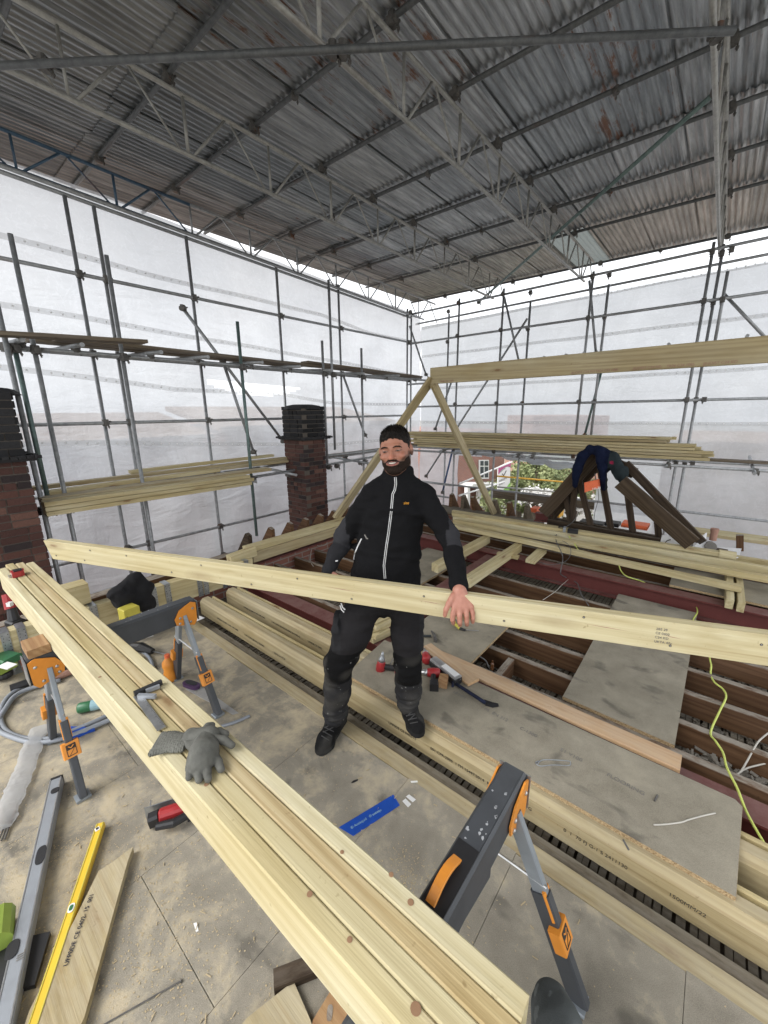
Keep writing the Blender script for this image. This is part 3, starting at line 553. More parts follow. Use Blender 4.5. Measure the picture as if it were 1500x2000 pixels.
for i, (a_, b_, m, r, l) in enumerate((((897, 945), (1000, 902), 'white', .035, 'upper white'), ((897, 968), (985, 941), 'white', .035, 'lower white'), ((972, 930), (1110, 942), 'bucket_yellow', .03, 'upper yellow'), ((972, 951), (1110, 963), 'galv_pale', .03, 'lower grey'))):
    tag(tube_obj('guard_rail', dep(*a_, 11.5), dep(*b_, 15 if i < 2 else 13), r*.8, m), f'{l} guard rail of the neighbouring scaffold seen through the gap', 'guard rail')
# trees and hedge outside
def foliage(name, c, r, n, lab, mat='foliage', leaf=.28, trunk=True, cat='tree', grp=None, seed=1):
    rr = random.Random(seed); t = thing(name, lab, cat, (c[0], c[1], -7.2), grp); mb = MB()
    cl = [(V(*c)+V(rr.gauss(0, r[0]*.45), rr.gauss(0, r[1]*.45), rr.gauss(0, r[2]*.42)), rr.uniform(.25, .55)*min(r)) for _ in range(26)]
    for _ in range(n):
        cc, cr = rr.choice(cl); p = cc+V(rr.gauss(0, 1), rr.gauss(0, 1), rr.gauss(0, 1)).normalized()*cr*rr.uniform(.6, 1.05); u = V(rr.gauss(0, 1), rr.gauss(0, 1), rr.gauss(0, 1)).normalized(); v_ = u.orthogonal().normalized(); s = leaf*rr.uniform(.5, 1.1)
        mb.add([p-u*s, p+v_*s*.5, p+u*s, p-v_*s*.5], [(0, 1, 2, 3)])
    obj('crown', mb, mat, t)
    if trunk:
        tb = MB(); base = V(c[0], c[1], -7.2); tb.tube([base, V(c[0], c[1], c[2]-r[2]*.5), V(c[0]+.2, c[1], c[2]+r[2]*.3)], [.22, .15, .06], 7)
        for k_ in range(5): q_ = cl[k_][0]; tb.tube([V(c[0], c[1], c[2]-r[2]*.6), q_], [.09, .03], 5)
        obj('trunk', tb, 'old_grey', t)
for i, (px, py, d_, r, lab) in enumerate(((1040, 945, 24, (2.4, 2, 2.2), 'green leafy tree beyond the flap, right of the sign'), (1110, 950, 26, (2.4, 2, 2.4), 'bushy green tree beyond the flap, behind the hip rafters'), (1015, 975, 20, (1.3, 1.2, 1.0), 'low yellow green shrub below the sign'))):
    foliage('garden_tree', tuple(dep(px, py, d_)), r, 9500, lab, leaf=.11, seed=i+3)
foliage('blossom_tree', tuple(dep(1045, 975, 15)), (.75, .7, .5), 900, 'white blossoming shrub beyond the flap', 'blossom', .08, cat='tree', seed=9); foliage('blossom_tree', tuple(dep(1120, 985, 15)), (.8, .7, .5), 900, 'white blossoming shrub behind the hip rafters', 'blossom', .08, cat='tree', seed=12)
p2, q2 = dep(1035, 900, 38), dep(1180, 900, 38); B2, _, _ = blk('brick_house', 'distant brown brick terrace behind the trees', 'house', p2, q2, 8, -7.2, 1.2, 'render_brown')
a, b = on(975, 985, 1, 11.2), on(1180, 1003, 1, 11.2); o = tag(board('fence_rail', V(-4.9, 11.0, -.58), V(-1.0, 11.0, -.52), .05, .22, 'old_grey'), 'grey timber toe board outside the gap in the sheeting', 'board')
# buildings felt through the left sheeting
for k_, (y0, y1, zt, lab) in enumerate(((-1, 4.6, 1.35, 'nearer red brick house faintly seen through the left sheeting'), (5.2, 11.5, 1.5, 'farther red brick house faintly seen through the left sheeting'))):
    t, _, _ = blk('brick_house', lab, 'house', (-9.3, y0, 0), (-9.3, y1, 0), 7, -7.2, zt, 'street_brick')
    mb = MB(); mb.prism([(-9.1, y0-.2, zt), (-9.1, y1+.2, zt), (-12, y1+.2, zt+.5), (-12, y0-.2, zt+.5)], (0, 0, -.12)); obj('roof', mb, 'shingle', t, keep=True)
t, _, _ = blk('brick_house', 'grey house faintly seen through the right of the back sheeting', 'house', (-1.2, 15, 0), (6, 15, 0), 7, -7.2, .9, 'shingle')
# ================================================================ SIGNED DISTANCE MODELLING
def sA(p): return np.array(tuple(p), dtype=np.float32)
def rc(P, a, b, ra, rb=None):
    rb = ra if rb is None else rb; a, b = sA(a), sA(b); d = b-a; t = np.clip(((P-a)@d)/max(1e-9, float(d@d)), 0, 1); return np.sqrt(((P-a-t[:, None]*d)**2).sum(1))-(ra+(rb-ra)*t)
def chain(P, pts, rs, k=.01):
    d = None
    for i in range(len(pts)-1):
        e = rc(P, pts[i], pts[i+1], rs[i], rs[i+1]); d = e if d is None else smin(d, e, k)
    return d
def ell(P, c, r, Rm=None):
    q = P-sA(c)
    if Rm is not None: q = q@np.array(Rm, dtype=np.float32)
    r = np.array(r, dtype=np.float32); k0 = np.sqrt(((q/r)**2).sum(1)); k1 = np.sqrt(((q/r**2)**2).sum(1))+1e-9; return k0*(k0-1)/k1
def rbox(P, c, h, r, Rm=None):
    q = P-sA(c)
    if Rm is not None: q = q@np.array(Rm, dtype=np.float32)
    q = np.abs(q)-np.array(h, dtype=np.float32)+r; return np.sqrt((np.maximum(q, 0)**2).sum(1))+np.minimum(q.max(1), 0)-r
def smin(a, b, k): h = np.clip(.5+.5*(b-a)/k, 0, 1); return b*(1-h)+a*h-k*h*(1-h)
def smax(a, b, k): return -smin(-a, -b, k)
_lat = np.random.RandomState(5).rand(32, 32, 32).astype(np.float32)
def vn(P, s):
    q = P*s; i = np.floor(q).astype(int); f = q-i; f = f*f*(3-2*f); i &= 31; j = (i+1) & 31; r = 0
    for dx in (0, 1):
        for dy in (0, 1):
            for dz in (0, 1): r = r+(f[:, 0] if dx else 1-f[:, 0])*(f[:, 1] if dy else 1-f[:, 1])*(f[:, 2] if dz else 1-f[:, 2])*_lat[(j if dx else i)[:, 0], (j if dy else i)[:, 1], (j if dz else i)[:, 2]]
    return r-.5
def mesh_sdf(fn, lo, hi, h):
    lo = np.array(tuple(lo), dtype=np.float32); hi = np.array(tuple(hi), dtype=np.float32); B = 12; nb = np.ceil((hi-lo)/(h*B)).astype(int); n = nb*B+1
    G = np.full(tuple(n), 1.0, dtype=np.float32); ix = np.stack(np.meshgrid(*[np.arange(k) for k in nb], indexing='ij'), -1).reshape(-1, 3)
    cen = (lo+(ix*B+B/2)*h).astype(np.float32); dc = fn(cen); near = np.abs(dc) < h*B*1.25
    for b, d in zip(ix[~near], dc[~near]):
        if d < 0: G[b[0]*B:b[0]*B+B, b[1]*B:b[1]*B+B, b[2]*B:b[2]*B+B] = -1
    off = np.stack(np.meshgrid(*[np.arange(B+1)]*3, indexing='ij'), -1).reshape(-1, 3); nbk = ix[near]
    for s in range(0, len(nbk), 60):
        bb = nbk[s:s+60]; pts = (bb[:, None, :]*B+off[None]).reshape(-1, 3); val = fn((lo+pts*h).astype(np.float32)); G[pts[:, 0], pts[:, 1], pts[:, 2]] = val
    c = np.zeros(tuple(n-1), dtype=np.int8)
    for dx in (0, 1):
        for dy in (0, 1):
            for dz in (0, 1): c += (G[dx:n[0]-1+dx, dy:n[1]-1+dy, dz:n[2]-1+dz] < 0)
    cells = np.argwhere((c > 0) & (c < 8)); vid = np.full(tuple(n-1), -1, dtype=np.int32); vid[tuple(cells.T)] = np.arange(len(cells))
    acc = np.zeros((len(cells), 3)); cnt = np.zeros(len(cells)); cor = [(a, b, d) for a in (0, 1) for b in (0, 1) for d in (0, 1)]
    for a in cor:
        for ax in range(3):
            if a[ax]: continue
            b = list(a); b[ax] = 1; va = G[cells[:, 0]+a[0], cells[:, 1]+a[1], cells[:, 2]+a[2]]; vb = G[cells[:, 0]+b[0], cells[:, 1]+b[1], cells[:, 2]+b[2]]
            m = (va < 0) != (vb < 0); t = np.where(m, va/np.where(m, va-vb, 1), 0); p = np.array(a)[None, :].repeat(len(cells), 0).astype(float); p[:, ax] += t; acc[m] += p[m]; cnt[m] += 1
    verts = lo+(cells+acc/cnt[:, None])*h; faces = []
    for ax in range(3):
        a1, a2 = (ax+1) % 3, (ax+2) % 3; sl0 = [slice(0, k-1) for k in n]; A = G[tuple(slice(0, n[i]-1) if i == ax else slice(1, n[i]-1) for i in range(3))]; Bq = G[tuple(slice(1, n[i]) if i == ax else slice(1, n[i]-1) for i in range(3))]
        m = (A < 0) != (Bq < 0); e = np.argwhere(m); flip = A[tuple(e.T)] < 0
        for i in (a1, a2): e[:, i] += 1
        q = []
        for o1, o2 in ((-1, -1), (0, -1), (0, 0), (-1, 0)):
            f = e.copy(); f[:, a1] += o1; f[:, a2] += o2; q.append(vid[tuple(f.T)])
        q = np.stack(q, 1); q[~flip] = q[~flip][:, ::-1]; faces.append(q)
    faces = np.concatenate(faces); faces = faces[(faces >= 0).all(1)]
    return verts, faces
def sdf_obj(name, fn, lo, hi, h, mat, parent=None, color=None, loc=None, smooth_it=0):
    vs, fs = mesh_sdf(fn, lo, hi, h); me = bpy.data.meshes.new(name); o = bpy.data.objects.new(name, me); COL.objects.link(o)
    org = np.zeros(3) if parent is not None else np.array([vs[:, 0].mean(), vs[:, 1].mean(), vs[:, 2].min()]); o.location = org.tolist()
    me.vertices.add(len(vs)); me.vertices.foreach_set('co', (vs-org).ravel()); me.loops.add(fs.size); me.loops.foreach_set('vertex_index', fs.ravel().astype(np.int32)); me.polygons.add(len(fs))
    me.polygons.foreach_set('loop_start', np.arange(0, fs.size, 4, dtype=np.int32)); me.polygons.foreach_set('loop_total', np.full(len(fs), 4, dtype=np.int32)); me.update(calc_edges=True)
    me.polygons.foreach_set('use_smooth', np.ones(len(fs), dtype=bool)); me.materials.append(M[mat])
    if color is not None:
        at = me.attributes.new('Col', 'FLOAT_COLOR', 'POINT'); c = np.ones((len(vs), 4), dtype=np.float32); c[:, :3] = color(vs.astype(np.float32)); at.data.foreach_set('color', c.ravel())
    me.update()
    if parent is not None: attach(o, parent)
    return o
# ================================================================ THE OPENED ROOF: floor, joists, beams
NP = 'new pale joists of the floor'
# main boarded floor
mb = MB(); xs = [-3.72, -3.35, -2.75, -2.15, -1.56, -.97, -.40, .19, .79, 1.4]
for i in range(9):
    cut = [-1.6, 1.362] if i % 2 else [-1.6, .1+.2*(i % 3), 1.355]
    for y0, y1 in zip(cut, cut[1:]): mb.beam(V(xs[i]+.0009, (y0+y1)/2, -.011), V(xs[i+1]-.0009, (y0+y1)/2, -.011), y1-y0-.002, .022, ch=.0012)
o = obj('floor', mb, 'chip', keep=True); struct(o, 'dusty chipboard floor with sawdust')
mb = MB(); mb.box((-1.2, -.1, -.10), (5.1, 2.8, .1)); struct(obj('underfloor_shade_box', mb, 'old_dark', keep=True), 'dark box standing in for the shaded void under the floor boards')  # solid box whose dark colour stands for the shade below the floor
tag(board('floor_joist', (-3.72, 1.400, -.055), (1.5, 1.400, -.055), .085, .11, 'pine_dirty', segs=8, warp=.004), 'pale new joist flush with the long edge of the sawdusty floor', 'joist')
tag(board('floor_joist', (-3.9, 1.492, -.115), (1.5, 1.497, -.112), .056, .15, 'old_grey', segs=6, warp=.006), 'old grey dusty joist sunk in the gap beside the floor edge', 'joist')
tag(board('floor_joist', (-3.9, 1.77, -.19), (1.5, 1.775, -.19), .055, .15, 'old_grey', segs=6, warp=.006), 'old grey dusty joist sunk between the two raised new joists', 'joist')
tag(board('floor_joist', (-3.9, 2.05, -.19), (1.5, 2.055, -.19), .055, .15, 'old_grey', segs=6, warp=.006), 'old grey dusty joist sunk between the raised joist and the red steel beam', 'joist')
def round_joist(y, lab, x0=-3.62, x1=1.5):
    t = thing('raised_joist', lab, 'joist', (x0, y, -.085), NP); b = board('timber', (x0, y, .0075), (x1, y, .0075), .115, .185, 'pine_dirty', ch=.03, parent=t, segs=8, warp=.004)
    mb = MB(); mb.beam(V(x0+.02, y+.070, .0), V(x1, y+.072, .0), .024, .18, ch=.004); obj('packer', mb, 'pine', t); return t
J1 = round_joist(1.634, 'raised round edged new joist printed with black letters, nearest the floor, under the boot'); J2 = round_joist(1.905, 'raised round edged new joist printed with black letters, next to the red steel beam')
def joist_text(t, y, items):
    for x, s in items: text('print', s, .024, (x, y-.0575, .008), (1, 0, 0), (0, 0, 1), 'ink', t)
joist_text(J1, 1.634, ((-1.28, 'UFP0DE CE 0402-15'), (-.98, '001-CPR-2005  1 FM 15497:2014'), (-.64, 'F-J GUDRY E-V1002-G'), (-.27, '0  1  70 FJ G-1 S 2411130'), (.12, '1500MM/22')))
joist_text(J2, 1.905, ((-3.3, 'UFP0DE CE 0402-15 001-CPR-2005'), (-2.85, '1 FM 15497:2014 F-J GUDRY E-V1002-G'), (-2.35, 'UFP0DE CE 0402')))
joist_text(J1, 1.634, ((-3.3, 'UFP0DE CE 0402-15 001-CPR-2005'), (-2.85, '1 FM 15497:2014 F-J GUDRY'), (-2.45, '1 70 FJ G-1 S 24')))
# laths and plaster below the joists
mb = MB(); rr = random.Random(4); x = -4.1
while x < 1.6:
    w_ = rr.uniform(.024, .034); y = 1.4
    while y < 6.1:
        L = rr.uniform(.9, 1.6); mb.beam(V(x+rr.uniform(-.004, .004), y, -.235+rr.uniform(0, .012)), V(x+rr.uniform(-.004, .004), min(6.1, y+L), -.235+rr.uniform(0, .012)), w_, .009); y += L+.01
    x += w_+rr.uniform(.005, .013)
o = obj('ceiling_laths', mb, 'old_grey', keep=True); tag(o, 'dusty ceiling laths seen between the joists', 'laths', kind='stuff')
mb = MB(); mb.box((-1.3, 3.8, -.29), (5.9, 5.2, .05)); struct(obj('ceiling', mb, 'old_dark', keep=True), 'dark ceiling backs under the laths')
# debris
mb = MB()
for _ in range(5200):
    x = rr.uniform(-4, 1.3); y = rr.uniform(2.3, 4.4)
    if rr.random() < .3: x = rr.uniform(.1, 1.0); y = rr.uniform(2.3, 2.75)
    s = rr.uniform(.006, .024); a = rr.uniform(0, 3.2); u = V(math.cos(a), math.sin(a), rr.uniform(-.4, .4))*s*rr.uniform(.8, 2.4)
    mb.beam(V(x, y, -.22+s*.5)-u*.5, V(x, y, -.22+s*.5)+u*.5, s, s*.5)
pb = MB()
for _ in range(900):
    if rr.random() < .6: x = rr.uniform(.12, 1.1); y = rr.uniform(2.47, 2.69)
    else: x = rr.uniform(-3.9, 1.2); y = rr.uniform(2.3, 4.4)
    s = rr.uniform(.006, .02); a = rr.uniform(0, 3.2); u = V(math.cos(a), math.sin(a), rr.uniform(-.5, .5))*s*rr.uniform(.8, 2.2); z = -.205+(.03+.055*rr.random() if x > .08 and y < 2.7 else .02*rr.random())
    pb.beam(V(x, y, z)-u, V(x, y, z)+u, s*rr.uniform(.8, 1.6), s*rr.uniform(.5, .9), ch=s*.15)
tag(obj('plaster_lumps', pb, 'plaster', keep=True), 'pale plaster lumps and splinters heaped between the old joists', 'rubble', kind='stuff')
tag(obj('rubble', mb, 'old_grey', keep=True), 'plaster crumbs and wood splinters lying on the laths', 'rubble', kind='stuff')
OJ = 'old brown joists of the opened floor'
for i, y in enumerate((2.43, 2.73, 3.06, 3.39, 3.73, 4.08)):
    tag(board('old_joist', (-4.05, y+.02, -.085), (1.5, y, -.085), .052, .155, 'old_joist', segs=6, warp=.01*(1 if i % 2 else -1)), f'old brown joist with a dusty top, {ORD[i]} beyond the nearer red steel beam', 'joist', OJ)
for y in (5.0, 5.35, 5.7): tag(board('old_joist', (-4.0, y, -.085), (1.5, y, -.085), .05, .155, 'old_joist'), f'old brown joist in the shade under the long pale timbers, {ORD[int((y-5)/.34)]} of three', 'joist')
for i, (x, y0, y1, h, lab) in enumerate(((-.97, 2.46, 2.70, .14, 'short brown noggin closing the square hole near the hammer'), (.02, 2.46, 2.70, .14, 'short brown noggin beside the grey chipboard walkway'), (-1.62, 2.46, 2.70, .14, 'short brown noggin half under the grey chipboard sheet'))):
    tag(board('noggin', (x, y0, -.08), (x, y1, -.08), .05, h, 'old_joist'), lab, 'noggin')
tag(board('noggin', (-.5, 2.40, -.05), (.04, 2.35, -.06), .03, .13, 'old_grey', up=V(0, -.5, 1)), 'slanting grey board under the near end of the chipboard walkway', 'board')
def hbeam(name, lab, p, q, w_, h, tf=.014, tw=.012):
    p, q = Vector(p), Vector(q); t = thing(name, lab, 'steel beam', (p+q)/2); mb = MB()
    mb.beam(p+V(0, 0, h/2-tf/2), q+V(0, 0, h/2-tf/2), w_, tf); mb.beam(p, q, tw, h-2*tf-.002); mb.beam(p-V(0, 0, h/2-tf/2), q-V(0, 0, h/2-tf/2), w_, tf); obj('section', mb, 'red_steel', t); return t
hbeam('steel_beam', 'red painted steel beam running beside the raised joists and the long chipboard sheet', (-3.85, 2.235, -.07), (1.5, 2.235, -.07), .15, .16)
hbeam('steel_beam', 'red painted steel beam beyond the old joists, in front of the long pale timbers', (-3.95, 4.50, .035), (1.5, 4.50, .035), .15, .19)
hbeam('steel_beam', 'red painted steel beam running away behind the man between two pale bearers', (-1.93, 2.32, .03), (-1.93, 4.42, .03), .13, .15)
hbeam('steel_beam', 'short end of red steel beam under the left wall plate timber', (-3.93, 2.28, .22), (-3.93, 4.7, .22), .14, .17)
def sheet(name, lab, pts, z, th=.022, mat='chip_clean'):
    t = thing(name, lab, 'chipboard sheet', pts[0] if len(pts[0]) == 3 else (*pts[0], z)); mb = MB(); mb.prism([V(a, b, z) for a, b in pts], (0, 0, th-.0015)); obj('edge', mb, 'chip_edge', t, keep=True)
    mb = MB(); c = (sum(a for a, b in pts)/len(pts), sum(b for a, b in pts)/len(pts)); mb.prism([V(c[0]+(a-c[0])*.999, c[1]+(b-c[1])*.998, z+th-.0015) for a, b in pts], (0, 0, .0015)); obj('face', mb, mat, t, keep=True); return t
s1 = sheet('chipboard_sheet', 'long chipboard sheet laid over the raised joists with a white wire scrap on it', [(-1.70, 1.640), (.305, 1.625), (.335, 2.09), (.31, 2.115), (-1.76, 2.125)], .101)
s3 = sheet('chipboard_sheet', 'chipboard sheet with the claw hammer and knife lying on it', [(-1.76, 2.135), (-1.14, 2.135), (-1.13, 3.05), (-1.75, 3.05)], .045)
s2 = sheet('chipboard_sheet', 'stained chipboard walkway sheet lying across the old joists on the right', [(-.53, 2.47), (.075, 2.45), (.10, 4.40), (-.54, 4.40)], -.005)
sheet('chipboard_sheet', 'chipboard sheet far behind the man on the old joists', [(-2.85, 3.1), (-2.25, 3.1), (-2.25, 4.38), (-2.85, 4.38)], -.005)
sheet('chipboard_sheet', 'chipboard sheet beyond the far red beam under the timber bearer at the right edge', [(-.15, 4.62), (1.4, 4.62), (1.4, 5.2), (-.15, 5.2)], .13)
for i, s_ in enumerate(('18 MM', 'P5  EN 312', 'C-1300', 'E1 V100', 'FLOORING')): text('print', s_, .032, (-1.05+.22*i, 1.93-.012*i, .1235), (1, -.05, 0), (.05, 1, 0), 'trace_grey', s1)
pk = tag(board('plank', (-1.45, 2.215, .113), (.105, 2.205, .113), .115, .024, 'pine_pink', segs=4, warp=.004), 'pinkish plank along the far edge of the long chipboard sheet', 'plank')
tag(board('plank', on(832, 1262, 2, .14), on(925, 1333, 2, .14), .10, .02, 'pine_pink'), 'short pinkish plank under the box of blades and crowbar', 'plank')
# bearers, stacked scraps
for x, y0, y1, lab in ((-2.17, 3.50, 4.78, 'pale twin bearer right beside the man reaching back to the long timbers'), (-1.72, 3.38, 4.72, 'pale twin bearer, the right one of the pair with a nail at its end'), (-1.44, 4.36, 4.75, 'short pale offcut poking out over the far red beam with a bolt')):
    t = thing('bearer', lab, 'bearer', (x, y0, .14))
    if y1-y0 > 1: board('timber', (x-.024, y0, .175), (x-.024, y1, .175), .046, .095, 'pine', parent=t); board('timber', (x+.026, y0-.02, .178), (x+.026, y1-.01, .178), .046, .095, 'pine', parent=t)
    else: board('timber', (x, y0, .16), (x, y1, .18), .11, .045, 'pine', parent=t)
tag(board('offcut', (-1.85, 4.40, .155), (-1.60, 4.42, .155), .07, .04, 'pine'), 'small pale offcut beside the short one on the far red beam', 'offcut')
for i in range(5):
    a = .5+.15*math.sin(i*2.3); c = V(-1.92+.02*math.sin(i*3), 2.33-.01*i, .035+.042*i); d = V(math.cos(a+.9), math.sin(a+.9), 0)*(.17-.012*i)
    tag(board('offcut', c-d, c+d, .10, .040, 'pine'), f'pale offcut block stacked between the man\'s legs, {ORD[i]} from the bottom', 'offcut', 'offcuts stacked behind the man')
# long pale timbers at the back
LT = [((888, 1028), (1449, 1149), 1, .262, .085, .055, 'pine', 'long pale timber in front of the others, ending on the right hand bearer'), ((887, 1018), (1500, 1130), 1.25, .285, .09, .06, 'pine', 'long pale timber, second from the front, running out of view on the right'),
      ((886, 1010), (1500, 1113), 1.25, .30, .055, .07, 'pine_pale', 'long pale timber, third from the front, close behind the second'), ((885, 1004), (1421, 1083), 1, .345, .085, .05, 'pine', 'long pale timber near the hip rafters, fourth from the front, ending short'), ((884, 1000), (1500, 1100), 1.2, .285, .07, .06, 'pine', 'long pale timber at the very back of the row, under the short one')]
for a, b, k_, z, w_, h, m, lab in LT:
    a, b = on(*a, 2, z), on(*b, 2, z); b = a+(b-a)*k_; tag(board('long_timber', a, b, w_, h, m, segs=6, warp=.006), lab, 'timber', 'long pale timbers laid along the far side')
t = thing('bearer', 'pale bearer under the right ends of the long timbers', 'bearer', (.33, 4.5, .13)); board('timber', (.30, 4.38, .180), (.30, 5.45, .180), .055, .09, 'pine', parent=t); board('timber', (.375, 4.36, .180), (.375, 5.45, .180), .05, .09, 'pine_pale', parent=t)
# wall plates and rafter feet
mb = MB(); mb.box((-4.22, 2.6, -1.6), (.24, 7.2, 3.3)); tag(obj('house_wall', mb, 'street_brick', keep=True, uv=True), 'brick house wall under the left wall plate', 'wall')
mb = MB(); mb.box((-1.4, 6.22, -1.6), (5.9, .24, 3.26)); tag(obj('house_wall', mb, 'street_brick', keep=True, uv=True), 'brick house wall under the far wall plate', 'wall')
t = thing('wall_plate', 'pale wall plate timber on the red beam in front of the far chimney', 'wall plate', (-3.93, 3.5, .3)); board('timber', (-3.93, 2.30, .335), (-3.93, 4.9, .335), .135, .06, 'pine', parent=t); board('timber', (-3.90, 2.33, .245), (-3.90, 4.9, .245), .12, .12, 'pine_dirty', parent=t)
for i, y in enumerate((2.42, 2.74, 3.03, 3.29, 3.55, 3.81, 4.1, 4.4)):
    mb = MB(); mb.prism([V(-4.36, y, .16), V(-4.06, y, .16), V(-4.06, y, .44), V(-4.12, y, .46)], (0, .05, 0)); tag(obj('rafter_foot', mb, 'old_joist' if i else 'old_dark', keep=False), f'sawn off old rafter foot on the left wall plate, {ORD[i]} from the near end', 'rafter foot', 'sawn off rafter feet on the left')
for i, px in enumerate((880, 903, 928, 963, 992, 1026)):
    p = on(px, 1000, 1, 6.1); mb = MB(); z0 = .12; mb.prism([V(p.x, 6.32, z0), V(p.x, 6.02, z0), V(p.x-(.08 if i == 2 else 0), 6.04, .40), V(p.x-(.08 if i == 2 else 0), 6.10, .42)], (.055, 0, 0)); tag(obj('rafter_foot', mb, 'old_grey' if i % 2 else 'old_joist'), f'sawn off old rafter foot on the far wall plate, {ORD[i]} from the man', 'rafter foot', 'sawn off rafter feet at the far side')
tag(board('wall_plate_board', (-3.7, 5.88, .17), (-1.85, 5.88, .17), .42, .04, 'old_grey'), 'wide grey dusty board on the far wall plate', 'board')
tag(board('wall_plate_board', (-1.8, 6.0, .12), (1.5, 5.8, .12), .3, .05, 'old_dark'), 'dark old board on the far wall plate behind the hip rafters', 'board')
tag(board('scaffold_board', (-.1, 7.2, .10), (1.4, 7.2, .12), .3, .05, 'pine_pale'), 'pale board outside the far wall at the right edge', 'board')
# hip rafters and ridge
AP = on(842, 738, 1, 4.5); a = on(660, 1006, 0, -4.0); tag(board('hip_rafter', a-(AP-a).normalized()*.05, AP+(AP-a).normalized()*.02-V(0, 0, .03), .046, .125, 'pine_dirty', up=V(0, -1, .3)), 'pale hip rafter propping the ridge board, going down to the left behind the man\'s head', 'rafter')
b = on(966, 1004, 1, 6.05); tag(board('hip_rafter', AP-V(-.03, 0, .06), b, .046, .115, 'pine_dirty', up=V(0, 1, .6)), 'pale hip rafter propping the ridge board, going down to the right', 'rafter')
RB = thing('ridge_board', 'long pale ridge board running from the peak to the right edge, with faded print', 'ridge board', AP)
r1 = on(1500, 682, 1, 4.33); l1 = on(842, 734.5, 1, 4.5); r2 = l1+(r1-l1)*1.5
board('timber', l1, r2, .047, .195, 'pine_dirty', parent=RB, segs=4, warp=.003); xd = (r1-l1).normalized()
for i, fr in enumerate((.05, .55, .62, .72, .80, .88)): text('print', 'JJI-JOIST C24 KD' if i % 2 else 'TR26 C24 1085', .030, l1+(r1-l1)*fr+V(0, -.0245, -.085), xd, V(0, 0, 1), 'render_brown', RB)
# old dark hip end
OR = thing('old_roof_truss', 'dark old hip end frame of heavy rafters and short studs at the back right', 'roof frame', (-.9, 5.6, .2))
Y5 = 5.62
def ob(a, b, w_, h, y0=Y5, y1=None, mat='old_dark', n='rafter'): return board(n, on(*a, 1, y0), on(*b, 1, y0 if y1 is None else y1), w_, h, mat, up=V(0, -1, .001) if n == 'rafter' else V(1, 0, 0), parent=OR)
ob((1062, 1003), (1165, 888), .17, .07, 5.6, 5.75, 'old_brown'); ob((1078, 1010), (1172, 905), .10, .06, 5.75, 5.85)
ob((1212, 941), (1352, 1062), .17, .05, 5.30, 5.30, 'old_brown'); ob((1222, 905), (1372, 1060), .09, .06, 5.6, 5.5); ob((1165, 885), (1240, 925), .13, .07, 5.65)
for a, b in (((1105, 972), (1115, 1020)), ((1123, 950), (1117, 1016)), ((1131, 938), (1154, 1026)), ((1172, 915), (1193, 1032)), ((1226, 965), (1236, 1040)), ((1283, 1008), (1287, 1052)), ((1077, 1002), (1077, 1030))): ob(a, b, .055, .07, 5.7, None, 'old_dark', 'stud')
ob((1070, 1020), (1420, 1083), .10, .07, 5.62, 5.62); ob((1060, 1012), (1300, 1055), .08, .06, 5.85, 5.85)
o = hbeam('steel_post', 'short red steel stub at the foot of the old left hip rafter', on(1046, 1008, 1, 5.7), on(1078, 1012, 1, 5.7), .12, .12)
# hanger beam at the left with straps
HBm = thing('trimmer_beam', 'pale trimmer beam wrapped with galvanised joist hanger straps at the left of the floor', 'beam', (-3.8, 1.2, 0))
board('timber', (-3.80, .0, .215), (-3.80, 2.26, .17), .10, .22, 'pine', parent=HBm, segs=2)
def strap(y):
    mb = MB(); z = .215-.02*y; mb.beam(V(-3.745, y, z-.12), V(-3.745, y, z+.115), .05, .003, up=V(1, 0, 0)); mb.beam(V(-3.855, y, z+.1135), V(-3.745, y, z+.1135), .05, .003)
    obj('hanger_strap', mb, 'strap', HBm)
    hb_ = MB()
    for i in range(9):
        for s in (-.015, .015): hb_.sphere(V(-3.742, y+s+.004*(i % 2), z-.105+.025*i), .0035, 5, 3)
    hb_ = obj('nail_holes', hb_, 'ink', HBm); hb_['kind'] = 'stuff'
for y in (.24, .33, .78, 1.24, 1.36, 1.66, 1.72, 1.92, 1.98, 2.18): strap(y)
tag(board('timber_block', (-3.88, .62, .41), (-3.88, .79, .41), .15, .17, 'pine_pale'), 'square pale timber block standing on the trimmer beam by the near chimney', 'timber block')
tag(board('wall_plate', (-4.12, -.5, .13), (-4.12, 2.2, .16), .12, .22, 'old_joist'), 'old brown wall plate behind the strapped trimmer beam', 'wall plate')
tag(board('offcut', (-3.86, 2.05, .30), (-3.86, 2.36, .32), .10, .10, 'pine'), 'pale offcut lying at the near end of the left red beam', 'offcut')
